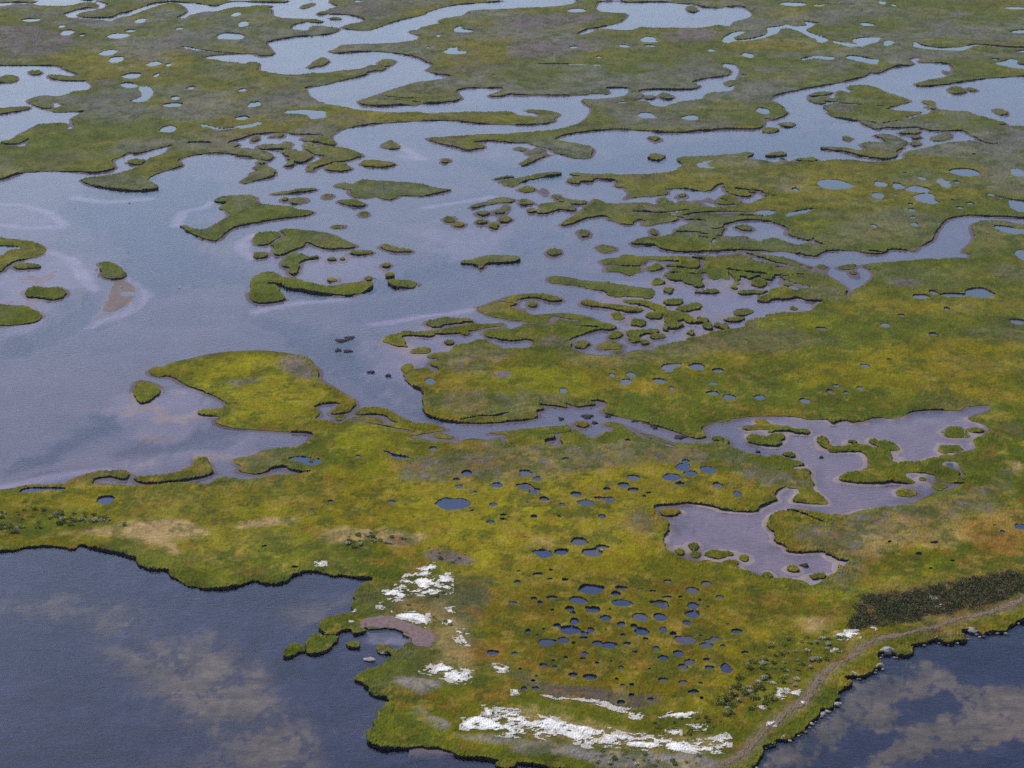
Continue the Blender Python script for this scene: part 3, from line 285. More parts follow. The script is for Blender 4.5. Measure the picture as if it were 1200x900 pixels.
# bed colours
mudc = np.array((.125,.110,.122)); sandc = np.array((.165,.142,.145))
BED = np.tile(mudc, (NV, NU, 1))
BED = mix(BED, sandc, smooth(-.3, .6, fbm(GX*.5+GY*.1, GY, 14, 22, 4, .6)))
BED = mix(BED, (.10,.10,.125), .9*smooth(3, 8, dw)*smooth(-.2, .4, shoal))
BED = mix(BED, (.105,.080,.085), .8*np.exp(-(dw/1.5)**2))
BEDZ = [
('deep',5,.9,"X 300,360 330,390 420,440 480,480 500,495 560,490 440,420 380,390"),('deep',10,.8,"X 0,420 120,380 240,320 330,330 420,340 560,320 620,290 600,270 480,320 330,350 240,300 230,240 280,200 120,210 60,240 160,280 140,330 60,370 0,390"),
('deep',6,.7,"X 540,180 640,195 800,165 940,150 990,130 960,110 1000,160 940,180 760,195 620,215 560,200"),
('sand',4,.9,"T03 480,320 800,270 1000,240 1130,340 1200,400 T13 0,520 200,620 330,650 300,760 260,900 -700,900 -700,820 T03 1100,760 1000,700 860,560 640,420"),
('sand',4,.6,"T03 40,60 500,40 700,90 600,200 350,150 100,120"),('sand',3,.6,"T13 40,120 200,60 420,60 460,100 300,190 120,160"),
('sand',3,.7,"T13 440,640 560,600 640,545 540,740 480,760 430,720"),
('weed',3,.95,"T13 300,740 400,640 520,600 480,760 520,860 700,880 600,920 380,900"),('weed',3,.8,"T13 0,100 120,110 160,160 60,190 0,170"),
('weed',6,.8,"T03 0,700 300,720 700,740 1000,780 1200,860 1200,1200 -700,1200 -700,720"),('weed',5,.5,"T03 0,230 300,250 500,330 700,470 600,640 200,560 0,420"),('weed',3,.7,"T13 150,240 300,250 460,420 560,500 600,560 480,640 340,560 200,420"),
('sand',3,.95,"T33 700,340 400,500 200,680 0,840 60,900 400,900 900,740 1900,640 1900,430 1000,470 860,380"),('weed',2,.95,"T33 600,560 700,500 850,470 960,510 920,570 760,640 560,660 420,690"),
('weed',2,.95,"T33 240,720 460,660 660,650 560,770 460,820 380,880 200,900 60,890"),('weed',3,.9,"T33 700,330 800,320 1000,290 1900,280 1900,420 1100,440 900,430 850,370"),('weed',3,.95,"T33 880,880 1000,830 1100,780 1900,720 1900,960 800,960"),
('weed',4,.8,"T02 520,110 760,150 500,230 220,350 100,370 260,270 420,170"),('mudd',3,.8,"T02 960,140 1060,190 1180,210 900,260 720,310 500,330 640,260 850,220"),('mudd',2,.7,"T12 210,215 280,225 240,265 200,285"),
('lag',5,.8,"X 770,600 850,580 950,560 960,590 900,620 990,650 960,690 860,665 780,640"),('lag',5,.7,"X 830,490 1000,490 1160,480 1150,540 1000,600 920,590 930,540"),
('cove',1.2,.75,COVE),  # pale reflection and foam of the cove pool painted into the bed colour
('shoal',4,.8,"T01 0,380 120,360 240,520 220,620 60,660 0,640"),('shoal',4,.7,"X 450,395 500,380 560,400 500,420 470,440"),('shoal',4,.7,"X 130,455 240,455 250,490 200,520 140,500"),('mudd',2,.8,"T02 160,410 330,370 480,380 420,400 260,430 120,450"),('mudd',1.5,.8,"T02 0,390 80,370 90,400 0,420"),('mudd',1.5,.8,"T01 0,680 100,650 160,700 60,740 0,745"),('mudd',1.2,.8,"T11 330,690 450,675 460,690 380,715 340,700"),('mudd',1.2,.8,"T11 370,745 450,740 440,752 390,755"),('shoal',5,.7,"X 430,400 500,400 495,450 490,480 450,450"),('mudd',2,.6,"N 640,70 720,60 800,120 880,200 920,260 840,220 740,140"),('shoal',6,.8,"T02 760,10 950,60 900,130 700,160 560,120"),('shoal',5,.8,"T02 500,400 800,330 1000,270 1200,220 1200,330 900,340 600,400"),
('bar',2,1,"T01 490,400 600,390 680,450 690,470 600,540 480,580 400,600 500,500"),('shoal',4,.8,"T01 180,270 330,300 390,360 420,440 330,460 200,440 120,380"),('shoal',4,.7,"T11 240,260 500,290 620,350 560,400 400,410 220,420"),
('shoal',5,.8,"T11 760,160 1000,160 1200,150 1200,290 1000,310 880,300"),('shoal',4,.6,"T01 0,60 180,60 300,120 200,150 0,130"),('shoal',6,.7,"X 700,320 960,330 940,400 760,400 700,360"),
]
BC = dict(sand=(.165,.140,.074), weed=(.019,.023,.052), mudd=(.060,.042,.060), lag=(.27,.215,.205), cove=(.30,.29,.28), bar=(.17,.135,.125), shoal=(.215,.182,.200), deep=(.062,.068,.092))
BED = np.where(near_bay[..., None], np.array((.032,.034,.060))*(1+.45*fbm(GX, GY*.5, 9, 24, 4, .65))[..., None], BED)
for name, soft, wt, spec in BEDZ:
    d = shape(outline(spec), pad=30) + np.clip(soft*(.9*n_c+.9*n_d+.4*n_b+.8*near_bay*fbm(GX, GY*.7, 2.6, 91, 4, .7)*1.6), -np.where(near_bay & (UU < 600), 3, 5), np.where(near_bay & (UU < 600), 3, 5))
    sw = np.where(near_bay & (UU < 600), np.minimum(soft*1.3, 4.8), np.minimum(np.where(near_bay, soft*.32, soft*.6), 2.8)); w = wt*smooth(-sw, sw, d); BED = mix(BED, BC[name], w)
    if name == 'bar': ZB = ZB + (.03+.08*n_c-ZB)*w
    if name == 'shoal': ZB = ZB + (.0+.11*n_c+.07*n_d+.05*n_b-ZB)*w
    if name == 'mudd': ZB = ZB + (-.02+.08*n_c-ZB)*w*.8
    if name == 'deep': ZB = ZB + (-1.3-ZB)*w
for g in FOAM_LINES:
    r_ = stroke(g, 1.1) + .5*W1 + .4*n_d; BED = mix(BED, (.37,.33,.37), .6*smooth(-1.6, .6, r_))
streak = fbm(GX*.35, GY, 1.3, 95, 3, .65); BED = BED*(1 + near_bay*.55*streak)[..., None]
patch = near_bay*smooth(.08, .30, fbm(GX, GY*.6, 2.4, 27, 4, .7) + .25*fbm(GX, GY*.6, 14, 28, 2))
BED = mix(BED, BC['weed'], .7*patch)
BED = BED*(1+.2*n_d+.25*near_bay*(n_c+fbm(GX, GY*.5, 1.3, 61, 2)))[..., None]
clump_spots = spots(CLUMPS)
# ---- margins: the marsh goes on past the frame -----------------------------------------
def spread(n, first, k):
    out = []; s = first; x = 0
    for _ in range(n): x += s; s *= k; out.append(x)
    return np.array(out)
lft = spread(34, 1.5, 1.12); top = spread(26, 1.5, 1.13); bot = spread(26, 1.5, 1.15)
top = top[top < 330]
us = np.concatenate([-lft[::-1], np.arange(NU), NU-1+lft]); vs = np.concatenate([-top[::-1], np.arange(NV), NV-1+bot])
mu = np.abs(us); mu = np.where(mu > NU-1, 2*(NU-1)-mu, mu); mu = np.clip(np.round(mu), 0, NU-1).astype(int)
mv = np.abs(vs); mv = np.where(mv > NV-1, 2*(NV-1)-mv, mv); mv = np.clip(np.round(mv), 0, NV-1).astype(int)
def ex(a): return a[mv][:, mu]
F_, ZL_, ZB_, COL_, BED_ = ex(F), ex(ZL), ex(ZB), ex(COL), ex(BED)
UG, VG = np.meshgrid(us, vs); X_, Y_ = ground(UG, VG)
R, Cn = F_.shape; inside = (UG >= 0) & (UG <= NU-1) & (VG >= 0) & (VG <= NV-1)
# ---- mesh helpers -----------------------------------------------------------------------
scene = bpy.context.scene; coll = scene.collection
def mesh_obj(name, co, loops, starts, mat, colors=None, parent=None, smooth_=True):
    me = bpy.data.meshes.new(name)
    me.vertices.add(len(co)); me.vertices.foreach_set('co', np.asarray(co, np.float32).ravel())
    me.loops.add(len(loops)); me.loops.foreach_set('vertex_index', np.asarray(loops, np.int32))
    me.polygons.add(len(starts)); me.polygons.foreach_set('loop_start', np.asarray(starts, np.int32))
    if colors is not None:
        a = me.attributes.new('Col', 'FLOAT_COLOR', 'POINT')
        c = np.ones((len(co), 4), np.float32); c[:, :3] = colors; a.data.foreach_set('color', c.ravel())
    me.update(calc_edges=True); me.validate()
    if smooth_: me.polygons.foreach_set('use_smooth', np.ones(len(me.polygons), bool))
    me.materials.append(mat); o = bpy.data.objects.new(name, me); coll.objects.link(o)
    if parent: o.parent = parent
    return o
def quads(name, co, q, mat, colors=None, parent=None, smooth_=True):
    q = np.asarray(q); return mesh_obj(name, co, q.ravel(), np.arange(len(q))*q.shape[1], mat, colors, parent, smooth_)
def tag(o, label, cat, group=None):
    o['label'] = label; o['category'] = cat
    if group: o['group'] = group
    return o
# ---- materials ----------------------------------------------------------------------------
def material(name):
    m = bpy.data.materials.new(name); m.use_nodes = True; nt = m.node_tree
    return m, nt, nt.nodes['Principled BSDF']
def noise_node(nt, scale, detail=4, rough=.6, vec=None):
    n = nt.nodes.new('ShaderNodeTexNoise'); n.inputs['Scale'].default_value = scale; n.inputs['Detail'].default_value = detail; n.inputs['Roughness'].default_value = rough
    if vec is None:
        g = nt.nodes.new('ShaderNodeNewGeometry'); vec = g.outputs['Position']
    nt.links.new(vec, n.inputs['Vector']); return n
def math_node(nt, op, a, b=None):
    n = nt.nodes.new('ShaderNodeMath'); n.operation = op
    for i, v in enumerate((a, b)):
        if v is None: continue
        if hasattr(v, 'links'): nt.links.new(v, n.inputs[i])
        else: n.inputs[i].default_value = v
    return n.outputs[0]
def earth(name, scale=1.2, contrast=.9, bump=.5, flat=None, rough=.95):
    """albedo from the surveyed plant cover (or one colour), broken up by grain"""
    m, nt, b = material(name)
    n = noise_node(nt, scale, 5, .7)
    k = math_node(nt, 'ADD', math_node(nt, 'MULTIPLY', n.outputs['Fac'], contrast*2), 1-contrast)
    mul = nt.nodes.new('ShaderNodeVectorMath'); mul.operation = 'SCALE'
    if flat is None:
        a = nt.nodes.new('ShaderNodeAttribute'); a.attribute_name = 'Col'; nt.links.new(a.outputs['Color'], mul.inputs[0])
    else: mul.inputs[0].default_value = flat
    nt.links.new(k, mul.inputs['Scale']); nt.links.new(mul.outputs[0], b.inputs['Base Color'])
    b.inputs['Roughness'].default_value = rough; b.inputs['Specular IOR Level'].default_value = .02
    bp = nt.nodes.new('ShaderNodeBump'); bp.inputs['Strength'].default_value = bump; bp.inputs['Distance'].default_value = .4
    nt.links.new(n.outputs['Fac'], bp.inputs['Height']); nt.links.new(bp.outputs[0], b.inputs['Normal'])
    return m
M_marsh = earth('marsh_grass', 1.1, .8, .6)
M_bank = earth('peat_bank', 2.0, .8, .5, (.046,.036,.040))
M_bed = earth('tidal_mud', .8, .35, .1, rough=.7)
M_sand = earth('white_sand', 2.2, .25, .5)
M_dirty = earth('grey_sand', 1.6, .4, .4, (.46,.41,.36))
M_beach = earth('beach_wrack', 1.5, .6, .5, (.185,.128,.122))
M_wrack = earth('wrack_mat', 1.5, .7, .5, (.175,.128,.090))
M_rock = earth('pale_rock', 1.5, .6, .5, (.33,.29,.27))
M_stone = earth('grey_stone', 1.5, .6, .5, (.17,.15,.145))
M_plume = earth('white_plumage', 1.5, .1, 0, (.8,.8,.8))
M_shrub = earth('shrub_leaf', .9, .7, 0)
def water(name, tint, ripple, rough, opaque=None):
    m, nt, b = material(name); out = nt.nodes['Material Output']
    g = nt.nodes.new('ShaderNodeNewGeometry')
    mp = nt.nodes.new('ShaderNodeMapping'); mp.inputs['Scale'].default_value = (.55, 1.0, 1.0); mp.inputs['Rotation'].default_value = (0, 0, math.radians(14))
    nt.links.new(g.outputs['Position'], mp.inputs['Vector'])
    n1 = noise_node(nt, 1.3, 3, .6, mp.outputs[0]); n2 = noise_node(nt, .09, 4, .55, mp.outputs[0])
    bp = nt.nodes.new('ShaderNodeBump'); bp.inputs['Distance'].default_value = .25
    nt.links.new(math_node(nt, 'MULTIPLY', n2.outputs['Fac'], ripple*2), bp.inputs['Strength']); nt.links.new(n1.outputs['Fac'], bp.inputs['Height'])
    gl = nt.nodes.new('ShaderNodeBsdfGlossy'); gl.inputs['Roughness'].default_value = rough; gl.inputs['Color'].default_value = (1,1,1,1)
    nt.links.new(bp.outputs[0], gl.inputs['Normal'])
    fr = nt.nodes.new('ShaderNodeFresnel'); fr.inputs['IOR'].default_value = 1.34; nt.links.new(bp.outputs[0], fr.inputs['Normal'])
    if opaque is None:
        u = nt.nodes.new('ShaderNodeBsdfTransparent'); u.inputs['Color'].default_value = (*tint, 1)
    else:
        u = nt.nodes.new('ShaderNodeBsdfDiffuse'); u.inputs['Color'].default_value = (*opaque, 1)
    mx = nt.nodes.new('ShaderNodeMixShader'); nt.links.new(fr.outputs[0], mx.inputs[0]); nt.links.new(u.outputs[0], mx.inputs[1]); nt.links.new(gl.outputs[0], mx.inputs[2])
    nt.links.new(mx.outputs[0], out.inputs['Surface']); nt.nodes.remove(b); return m
M_water = water('tidal_water', (.85,.80,.92), .22, .12)
M_pools = [water('pool_water', None, .10, .06, opaque=c) for c in ((.045,.045,.052),(.060,.055,.060),(.075,.066,.066),(.045,.045,.052),(.012,.017,.062),(.012,.017,.062),(.020,.024,.055),(.050,.042,.050))]
# ---- contouring of the land -----------------------------------------------------------------
pos = F_ > 0
def label_components(mask, diag):
    par = []
    def find(a):
        while par[a] != a: par[a] = par[par[a]]; a = par[a]
        return a
    lab = np.full(mask.shape, -1, np.int32); prev = []
    for r in range(mask.shape[0]):
        row = np.concatenate([[0], mask[r].astype(np.int8), [0]]); dd = np.diff(row)
        st = np.nonzero(dd == 1)[0]; en = np.nonzero(dd == -1)[0]; cur = []; j = 0
        for s, e in zip(st, en):
            i = len(par); par.append(i); lab[r, s:e] = i; cur.append((s, e, i))
        for (s, e, i) in cur:
            for (s2, e2, i2) in prev:
                if s2 - diag < e and s < e2 + diag:
                    a, b = find(i), find(i2)
                    if a != b: par[max(a,b)] = min(a,b)
        prev = cur
    root = np.array([find(i) for i in range(len(par))], np.int32)
    return np.where(lab >= 0, root[lab], -1)
LAB = label_components(pos, 0); WLAB = label_components(~pos, 1)
Ncor = R*Cn; idg = np.arange(Ncor).reshape(R, Cn)
HE = Ncor + np.arange(R*(Cn-1)).reshape(R, Cn-1); VE = Ncor + R*(Cn-1) + np.arange((R-1)*Cn).reshape(R-1, Cn)
tot = Ncor + R*(Cn-1) + (R-1)*Cn
VX = np.zeros(tot); VY = np.zeros(tot); VZ = np.zeros(tot); VC = np.zeros((tot, 3), np.float32); VF = np.zeros(tot)
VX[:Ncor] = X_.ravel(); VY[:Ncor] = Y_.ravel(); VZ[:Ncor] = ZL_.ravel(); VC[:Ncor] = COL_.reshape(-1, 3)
def edge_fill(ids, a, b):
    fa, fb = F_.ravel()[a], F_.ravel()[b]; t = np.clip(fa/np.where(fa == fb, 1, fa-fb), .03, .97)
    VX[ids] = VX[a]+(VX[b]-VX[a])*t; VY[ids] = VY[a]+(VY[b]-VY[a])*t
    k = np.where(fa > 0, a, b); VZ[ids] = np.minimum(VZ[a], VZ[b])*.5 + .5*VZ[k] - .02; VC[ids] = VC[k]
s = pos[:, :-1] != pos[:, 1:]; edge_fill(HE[s], idg[:, :-1][s], idg[:, 1:][s])
s = pos[:-1] != pos[1:]; edge_fill(VE[s], idg[:-1][s], idg[1:][s])
c0, c1, c2, c3 = idg[:-1,:-1], idg[:-1,1:], idg[1:,1:], idg[1:,:-1]
e0, e1, e2, e3 = HE[:-1], VE[:, 1:], HE[1:], VE[:, :-1]
case = pos[:-1,:-1]*1 + pos[:-1,1:]*2 + pos[1:,1:]*4 + pos[1:,:-1]*8
corner = [c.ravel() for c in (c0,c1,c2,c3)]; edges = [e.ravel() for e in (e0,e1,e2,e3)]; case = case.ravel(); LF = LAB.ravel()
polys = {3: [], 4: [], 5: []}; powner = {3: [], 4: [], 5: []}; segs = []; sowner = []
for k in range(1, 16):
    ix = np.nonzero(case == k)[0]
    if not len(ix): continue
    ins = [(k >> i) & 1 for i in range(4)]
    if k in (5, 10): plist = [[('e',(i-1)%4), ('c',i), ('e',i)] for i in range(4) if ins[i]]
    else:
        pl = []
        for i in range(4):
            if ins[i]: pl.append(('c', i))
            if ins[i] != ins[(i+1)%4]: pl.append(('e', i))
        plist = [pl]
    for pl in plist:
        cols = np.stack([(corner if a == 'c' else edges)[i][ix] for a, i in pl], 1)[:, ::-1]
        own = LF[corner[[i for a, i in pl if a == 'c'][0]][ix]]
        polys[len(pl)].append(cols); powner[len(pl)].append(own)
        es = [j for j, (a, i) in enumerate(pl) if a == 'e']
        if len(es) == 2:
            a, b = es
            if pl[(a+1) % len(pl)][0] == 'e': pass
            else: a, b = b, a
            segs.append(np.stack([edges[pl[a][1]][ix], edges[pl[b][1]][ix]], 1)); sowner.append(own)
for n in polys:
    polys[n] = np.concatenate(polys[n]); powner[n] = np.concatenate(powner[n]); o = np.argsort(powner[n], kind='stable'); polys[n] = polys[n][o]; powner[n] = powner[n][o]
segs = np.concatenate(segs); sowner = np.concatenate(sowner); o = np.argsort(sowner, kind='stable'); segs = segs[o]; sowner = sowner[o]
def pick(arr, own, comp):
    a, b = np.searchsorted(own, comp), np.searchsorted(own, comp, 'right'); return arr[a:b]
def top_mesh(name, comps, mat, parent=None):
    P_ = {n: np.concatenate([pick(polys[n], powner[n], c) for c in comps]) for n in polys}
    flat = np.concatenate([P_[n].ravel() for n in (3,4,5)]); used, inv = np.unique(flat, return_inverse=True)
    ln = np.concatenate([np.full(len(P_[n]), n) for n in (3,4,5)]); starts = np.concatenate([[0], np.cumsum(ln)[:-1]])
    return mesh_obj(name, np.stack([VX[used], VY[used], VZ[used]], 1), inv, starts, mat, VC[used], parent)
def skirt_mesh(name, comps, mat, parent=None, depth=-.5):
    S = np.concatenate([pick(segs, sowner, c) for c in comps]); used, inv = np.unique(S.ravel(), return_inverse=True); S = inv.reshape(-1, 2); n = len(used)
    t = np.stack([VX[used], VY[used], VZ[used]], 1); b = t.copy(); b[:, 2] = depth; t[:, 2] -= .003
    mid = t.copy(); mid[:, 2] = t[:, 2]*.55 + .1
    jit = rng.uniform(-.12, .12, (n, 2)); mid[:, :2] += jit; b[:, :2] += jit*1.5
    co = np.concatenate([t, mid, b])
    q = np.concatenate([np.stack([S[:,1], S[:,0], S[:,0]+n, S[:,1]+n], 1), np.stack([S[:,1]+n, S[:,0]+n, S[:,0]+2*n, S[:,1]+2*n], 1)])
    return quads(name, co, q, mat, None, parent)
comps, inv, cnt = np.unique(LAB[LAB >= 0], return_inverse=True, return_counts=True)
fl = np.nonzero(LAB.ravel() >= 0)[0]
su = np.bincount(inv, UG.ravel()[fl]); sv = np.bincount(inv, VG.ravel()[fl]); ins_n = np.bincount(inv, inside.ravel()[fl].astype(float))
mnu = np.full(len(comps), 1e9); mxu = -mnu.copy(); mnv = mnu.copy(); mxv = -mnu.copy()
for arr, g in ((mnu, UG), (mnv, VG)): np.minimum.at(arr, inv, g.ravel()[fl])
for arr, g in ((mxu, UG), (mxv, VG)): np.maximum.at(arr, inv, g.ravel()[fl])
cover, isles = [], []
for i, c in enumerate(comps):
    if cnt[i] < 7: continue
    big = ins_n[i] > 9000 or ins_n[i] < .35*cnt[i] or (mnv[i] < -5 and ins_n[i] > 2500)
    if big: cover.append(i)
    else: isles.append(i)
big_i = [i for i in cover if ins_n[i] > 9000]; rest = [i for i in cover if ins_n[i] <= 9000]
for i in big_i:
    o = top_mesh('terrain', [comps[i]], M_marsh); o['kind'] = 'structure'; b = skirt_mesh('bank', [comps[i]], M_bank, o)
if rest:
    o = top_mesh('terrain', [comps[i] for i in rest], M_marsh); o['kind'] = 'structure'; skirt_mesh('bank', [comps[i] for i in rest], M_bank, o)
things = []
for i in isles:
    o = bpy.data.objects.new('marsh_island', None); coll.objects.link(o); o.empty_display_size = 2
    for part in (top_mesh('grass_top', [comps[i]], M_marsh, o), skirt_mesh('mud_bank', [comps[i]], M_bank, o)):
        c = np.empty(len(part.data.vertices)*3, np.float32); part.data.vertices.foreach_get('co', c); c = c.reshape(-1, 3)
        if part.name.startswith('grass_top'): ctr = np.append(c[:, :2].mean(0), 0); o.location = ctr
        part.data.vertices.foreach_set('co', (c-ctr).astype(np.float32).ravel()); part.data.update()
    things.append(dict(o=o, kind='island', u=su[i]/cnt[i], v=sv[i]/cnt[i], n=int(cnt[i]), w=mxu[i]-mnu[i], h=mxv[i]-mnv[i], comp=comps[i]))
# ---- pools: enclosed water, standing half a metre above the tide -------------------------------
wc, winv, wcnt = np.unique(WLAB[WLAB >= 0], return_inverse=True, return_counts=True)
wfl = np.nonzero(WLAB.ravel() >= 0)[0]; order = np.argsort(winv, kind='stable'); bounds = np.concatenate([[0], np.cumsum(wcnt)])
k = 0
for i in range(len(wc)):
    n = wcnt[i]
    if n < 4 or n > 1500: continue
    cells = wfl[order[bounds[i]:bounds[i+1]]]; rr, cc = cells // Cn, cells % Cn
    if inside.ravel()[cells].mean() < .5: continue
    r0, r1, q0, q1 = max(rr.min()-3, 0), min(rr.max()+4, R), max(cc.min()-3, 0), min(cc.max()+4, Cn)
    sub = np.zeros((r1-r0, q1-q0), bool); sub[rr-r0, cc-q0] = True
    d = sub.copy()
    for _ in range(2):
        e = d.copy(); e[1:] |= d[:-1]; e[:-1] |= d[1:]; e[:, 1:] |= d[:, :-1]; e[:, :-1] |= d[:, 1:]; d = e
    cell = d[:-1, :-1] & d[1:, :-1] & d[:-1, 1:] & d[1:, 1:]
    ids = np.arange(sub.size).reshape(sub.shape); q = np.stack([ids[1:, :-1][cell], ids[1:, 1:][cell], ids[:-1, 1:][cell], ids[:-1, :-1][cell]], 1)
    used, iv2 = np.unique(q.ravel(), return_inverse=True)
    co = np.stack([X_[r0:r1, q0:q1].ravel()[used], Y_[r0:r1, q0:q1].ravel()[used], np.full(len(used), float(np.median(ZL_[r0:r1, q0:q1])) - (.14+.20*random.random()) + .0006*(k % 97))], 1)
    o = quads('marsh_pool', co, iv2.reshape(-1, 4), M_pools[rng.integers(4) + (4 if vs[rr].mean() > 520 else 0)]); k += 1
    things.append(dict(o=o, kind='pool', u=us[cc].mean(), v=vs[rr].mean(), n=int(n), w=np.ptp(us[cc])+1, h=np.ptp(vs[rr])+1))
# ---- bed of the basin and bays, and the water over it ---------------------------------------------
ri = np.arange(0, R, 2); ci = np.arange(0, Cn, 2); bx, by = X_[ri][:, ci], Y_[ri][:, ci]
bz = np.where(F_[ri][:, ci] > .8, -.45, ZB_[ri][:, ci]); gi = np.arange(bx.size).reshape(bx.shape)
q = np.stack([gi[1:, :-1].ravel(), gi[1:, 1:].ravel(), gi[:-1, 1:].ravel(), gi[:-1, :-1].ravel()], 1)
o = quads('seabed', np.stack([bx.ravel(), by.ravel(), bz.ravel()], 1), q, M_bed, BED_[ri][:, ci].reshape(-1, 3)); o['kind'] = 'structure'
S = 30000
o = quads('ground', [(-S,-S,-2.6),(S,-S,-2.6),(S,S,-2.6),(-S,S,-2.6)], [(0,1,2,3)], M_bed, np.tile((.1,.1,.11), (4,1))); o['kind'] = 'structure'
o = quads('water', [(-S,-S,0),(S,-S,0),(S,S,0),(-S,S,0)], [(0,1,2,3)], M_water); o['kind'] = 'structure'
# ---- sheets lying on the land: sand, wrack, track ----------------------------------------------------
def land_z(u, v):
    return float(ZL[int(np.clip(round(v), 0, NV-1)), int(np.clip(round(u), 0, NU-1))])
def sheet(name, p, mat, lift, soft=.5, wob=.6, holes=0.0, st=.4, grow=0.0, parent=None):
    lo, hi = np.floor(p.min(0))-2, np.ceil(p.max(0))+2; lo = np.maximum(lo, 0); hi = np.minimum(hi, (NU-1, NV-1))
    u1, v1 = np.arange(lo[0], hi[0], st), np.arange(lo[1], hi[1], st)
    if len(u1) < 3 or len(v1) < 3: return None
    U2, V2 = np.meshgrid(u1, v1); gx, gy = ground(U2, V2)
    def bil(a):
        i = np.floor(V2).astype(int).clip(0, NV-2); j = np.floor(U2).astype(int).clip(0, NU-2); fv, fu = V2-i, U2-j
        return (a[i,j]*(1-fu)+a[i,j+1]*fu)*(1-fv)+(a[i+1,j]*(1-fu)+a[i+1,j+1]*fu)*fv
    d = shape(p, pad=30, n=1, GX=gx, GY=gy, o=lo, st=st) + grow + wob*(fbm(gx, gy, 5, 3, 3)+.8*fbm(gx, gy, 1.2, 5, 3, .6))
    if holes: d = np.minimum(d, (fbm(gx*.5, gy*.7, .95, 41, 4, .75) + holes)*1.2)
    ok = (d > 0) & (bil(F) > .1); cell = ok[:-1, :-1] & ok[1:, :-1] & ok[:-1, 1:] & ok[1:, 1:]
    r0, c0_ = np.nonzero(cell)
    if not len(r0): return None
    ids = np.arange(ok.size).reshape(ok.shape)
    q = np.stack([ids[r0+1, c0_], ids[r0+1, c0_+1], ids[r0, c0_+1], ids[r0, c0_]], 1); used, iv2 = np.unique(q.ravel(), return_inverse=True)
    z = bil(ZL) + lift + np.clip(d, 0, .6)*.10
    x, y = ground(U2, V2); tone = np.clip(smooth(-.1, .8, d) + .5*fbm(gx, gy, 1.5, 81, 3, .7), 0, 1)[..., None]; c = np.array((.46,.41,.34))*(1-tone) + np.array((.86,.84,.80))*tone
    return quads(name, np.stack([x.ravel()[used], y.ravel()[used], z.ravel()[used]], 1), iv2.reshape(-1, 4), mat, c.reshape(-1, 3)[used], parent)
def whole(o, label, cat, group): tag(o, label, cat, group); return o
SAND_LABELS = ["broad white sand patch speckled with grass above the brown cove beach","white sand strip along the upper rim of the brown cove beach","short white sand streak right of the brown cove beach",
 "ragged white sand patch below the cove beach","long broken white sand sheet along the foot of the marsh, left half","thin upright white sand sliver above the left end of the foot bar","small white sand dash above the left end of the foot bar",
 "longest bright white sand bar with a blunt hooked right end","bright white tip of the grey sand curve under the pitted marsh","small white sand dab above the longest bar, near its middle",
 "thin white sand dash above the right part of the longest bar","faint white sand streak right of the grey curve's bright tip","small white sand spot left of the start of the grey sand curve","tiny white sand fleck among shrubs right of the longest bar",
 "white sand patch beside the track at the dark thicket's lower tip","white sand fleck against the lower edge of the dark thicket","small white sand fleck between shrubs and the shore track","left of two white sand dabs beside the track bend","right of two white sand dabs beside the track bend","white sand fleck lying on the purple shore track","white sand dab at the lower start of the shore track",
 "upper of two pale sand flecks inside the dark thicket","lower of two pale sand flecks inside the dark thicket","small white sand dab left of the cove beach's upper rim","white sand dot on the crown of the cove beach","white sand dot right of the cove beach's top","white sand dab below the broad speckled patch's right end","pale sand smear on the rusty grass right of the cove","white salt glint beside the dark bay inlet","x"]
for spec, lab in zip(SAND, SAND_LABELS):
    if lab == 'x': continue
    o = sheet('sand_patch', outline(spec), M_sand, .06, wob=.45, holes=.10 if lab.startswith('broad') else .15 if lab.startswith('long') else .26)
    if o: tag(o, lab, 'sand', 'white sand patches on the near shore'); sheet('sand_fringe', outline(spec), M_dirty, .03, wob=.6, holes=-.06, grow=1.1, parent=o)
for spec, lab in zip(DIRTY_SAND, ["long grey sand curve under the pitted marsh","grey sand dab on the shore point left of the cove","grey sand dot at the cove mouth"]):
    o = sheet('sand_patch', outline(spec), M_dirty, .06, wob=.4, holes=.2)
    if o: tag(o, lab, 'sand', 'grey sand patches on the near shore')
for nm, spec in (('beach', BEACH), ('path', PATH)):
    o = sheet(nm, outline(spec), M_beach if nm == 'beach' else M_wrack, .03, wob=.7, holes=.36 if nm == 'path' else .48)
    if o: o['kind'] = 'structure'
# ---- shrubs --------------------------------------------------------------------------------------------
def spray_cloud(pts, size, tint):
    """a bush as many small leaf sprays: co, quads, colours"""
    co, q, cl = [], [], []
    for (x, y, z) in pts:
        n = Vector(rng.normal(size=3) + np.array((0,0,.5))).normalized(); a = n.orthogonal().normalized(); b = n.cross(a)
        s = size*rng.uniform(.6, 1.4); r = rng.uniform(0, 6.28); a, b = a*math.cos(r)+b*math.sin(r), b*math.cos(r)-a*math.sin(r)
        i = len(co); c0 = Vector((x, y, z))
        co += [c0 - a*s, c0 - b*s*.6, c0 + a*s, c0 + b*s*.6]; q.append((i, i+1, i+2, i+3)); cl += [np.array(tint)*rng.uniform(.82, 1.2)]*4
    return co, q, cl
def bush_points(n, r, h):
    pts = []
    lobes = [(rng.uniform(-.5,.5)*r, rng.uniform(-.5,.5)*r, rng.uniform(.35,.7)*h, rng.uniform(.45,.75)*r) for _ in range(4)]
    for _ in range(n):
        lx, ly, lz, lr = lobes[rng.integers(4)]; d = rng.normal(size=3); d /= np.linalg.norm(d); k = lr*rng.uniform(.4, 1)**.5
        pts.append((lx+d[0]*k, ly+d[1]*k, max(.03, lz+d[2]*k*h/r*.6)))
    return pts
TINTS = {'grey': (.42,.38,.26), 'green': (.17,.19,.03), 'olive': (.26,.24,.05), 'pale': (.58,.52,.40)}
bush_kinds = {}
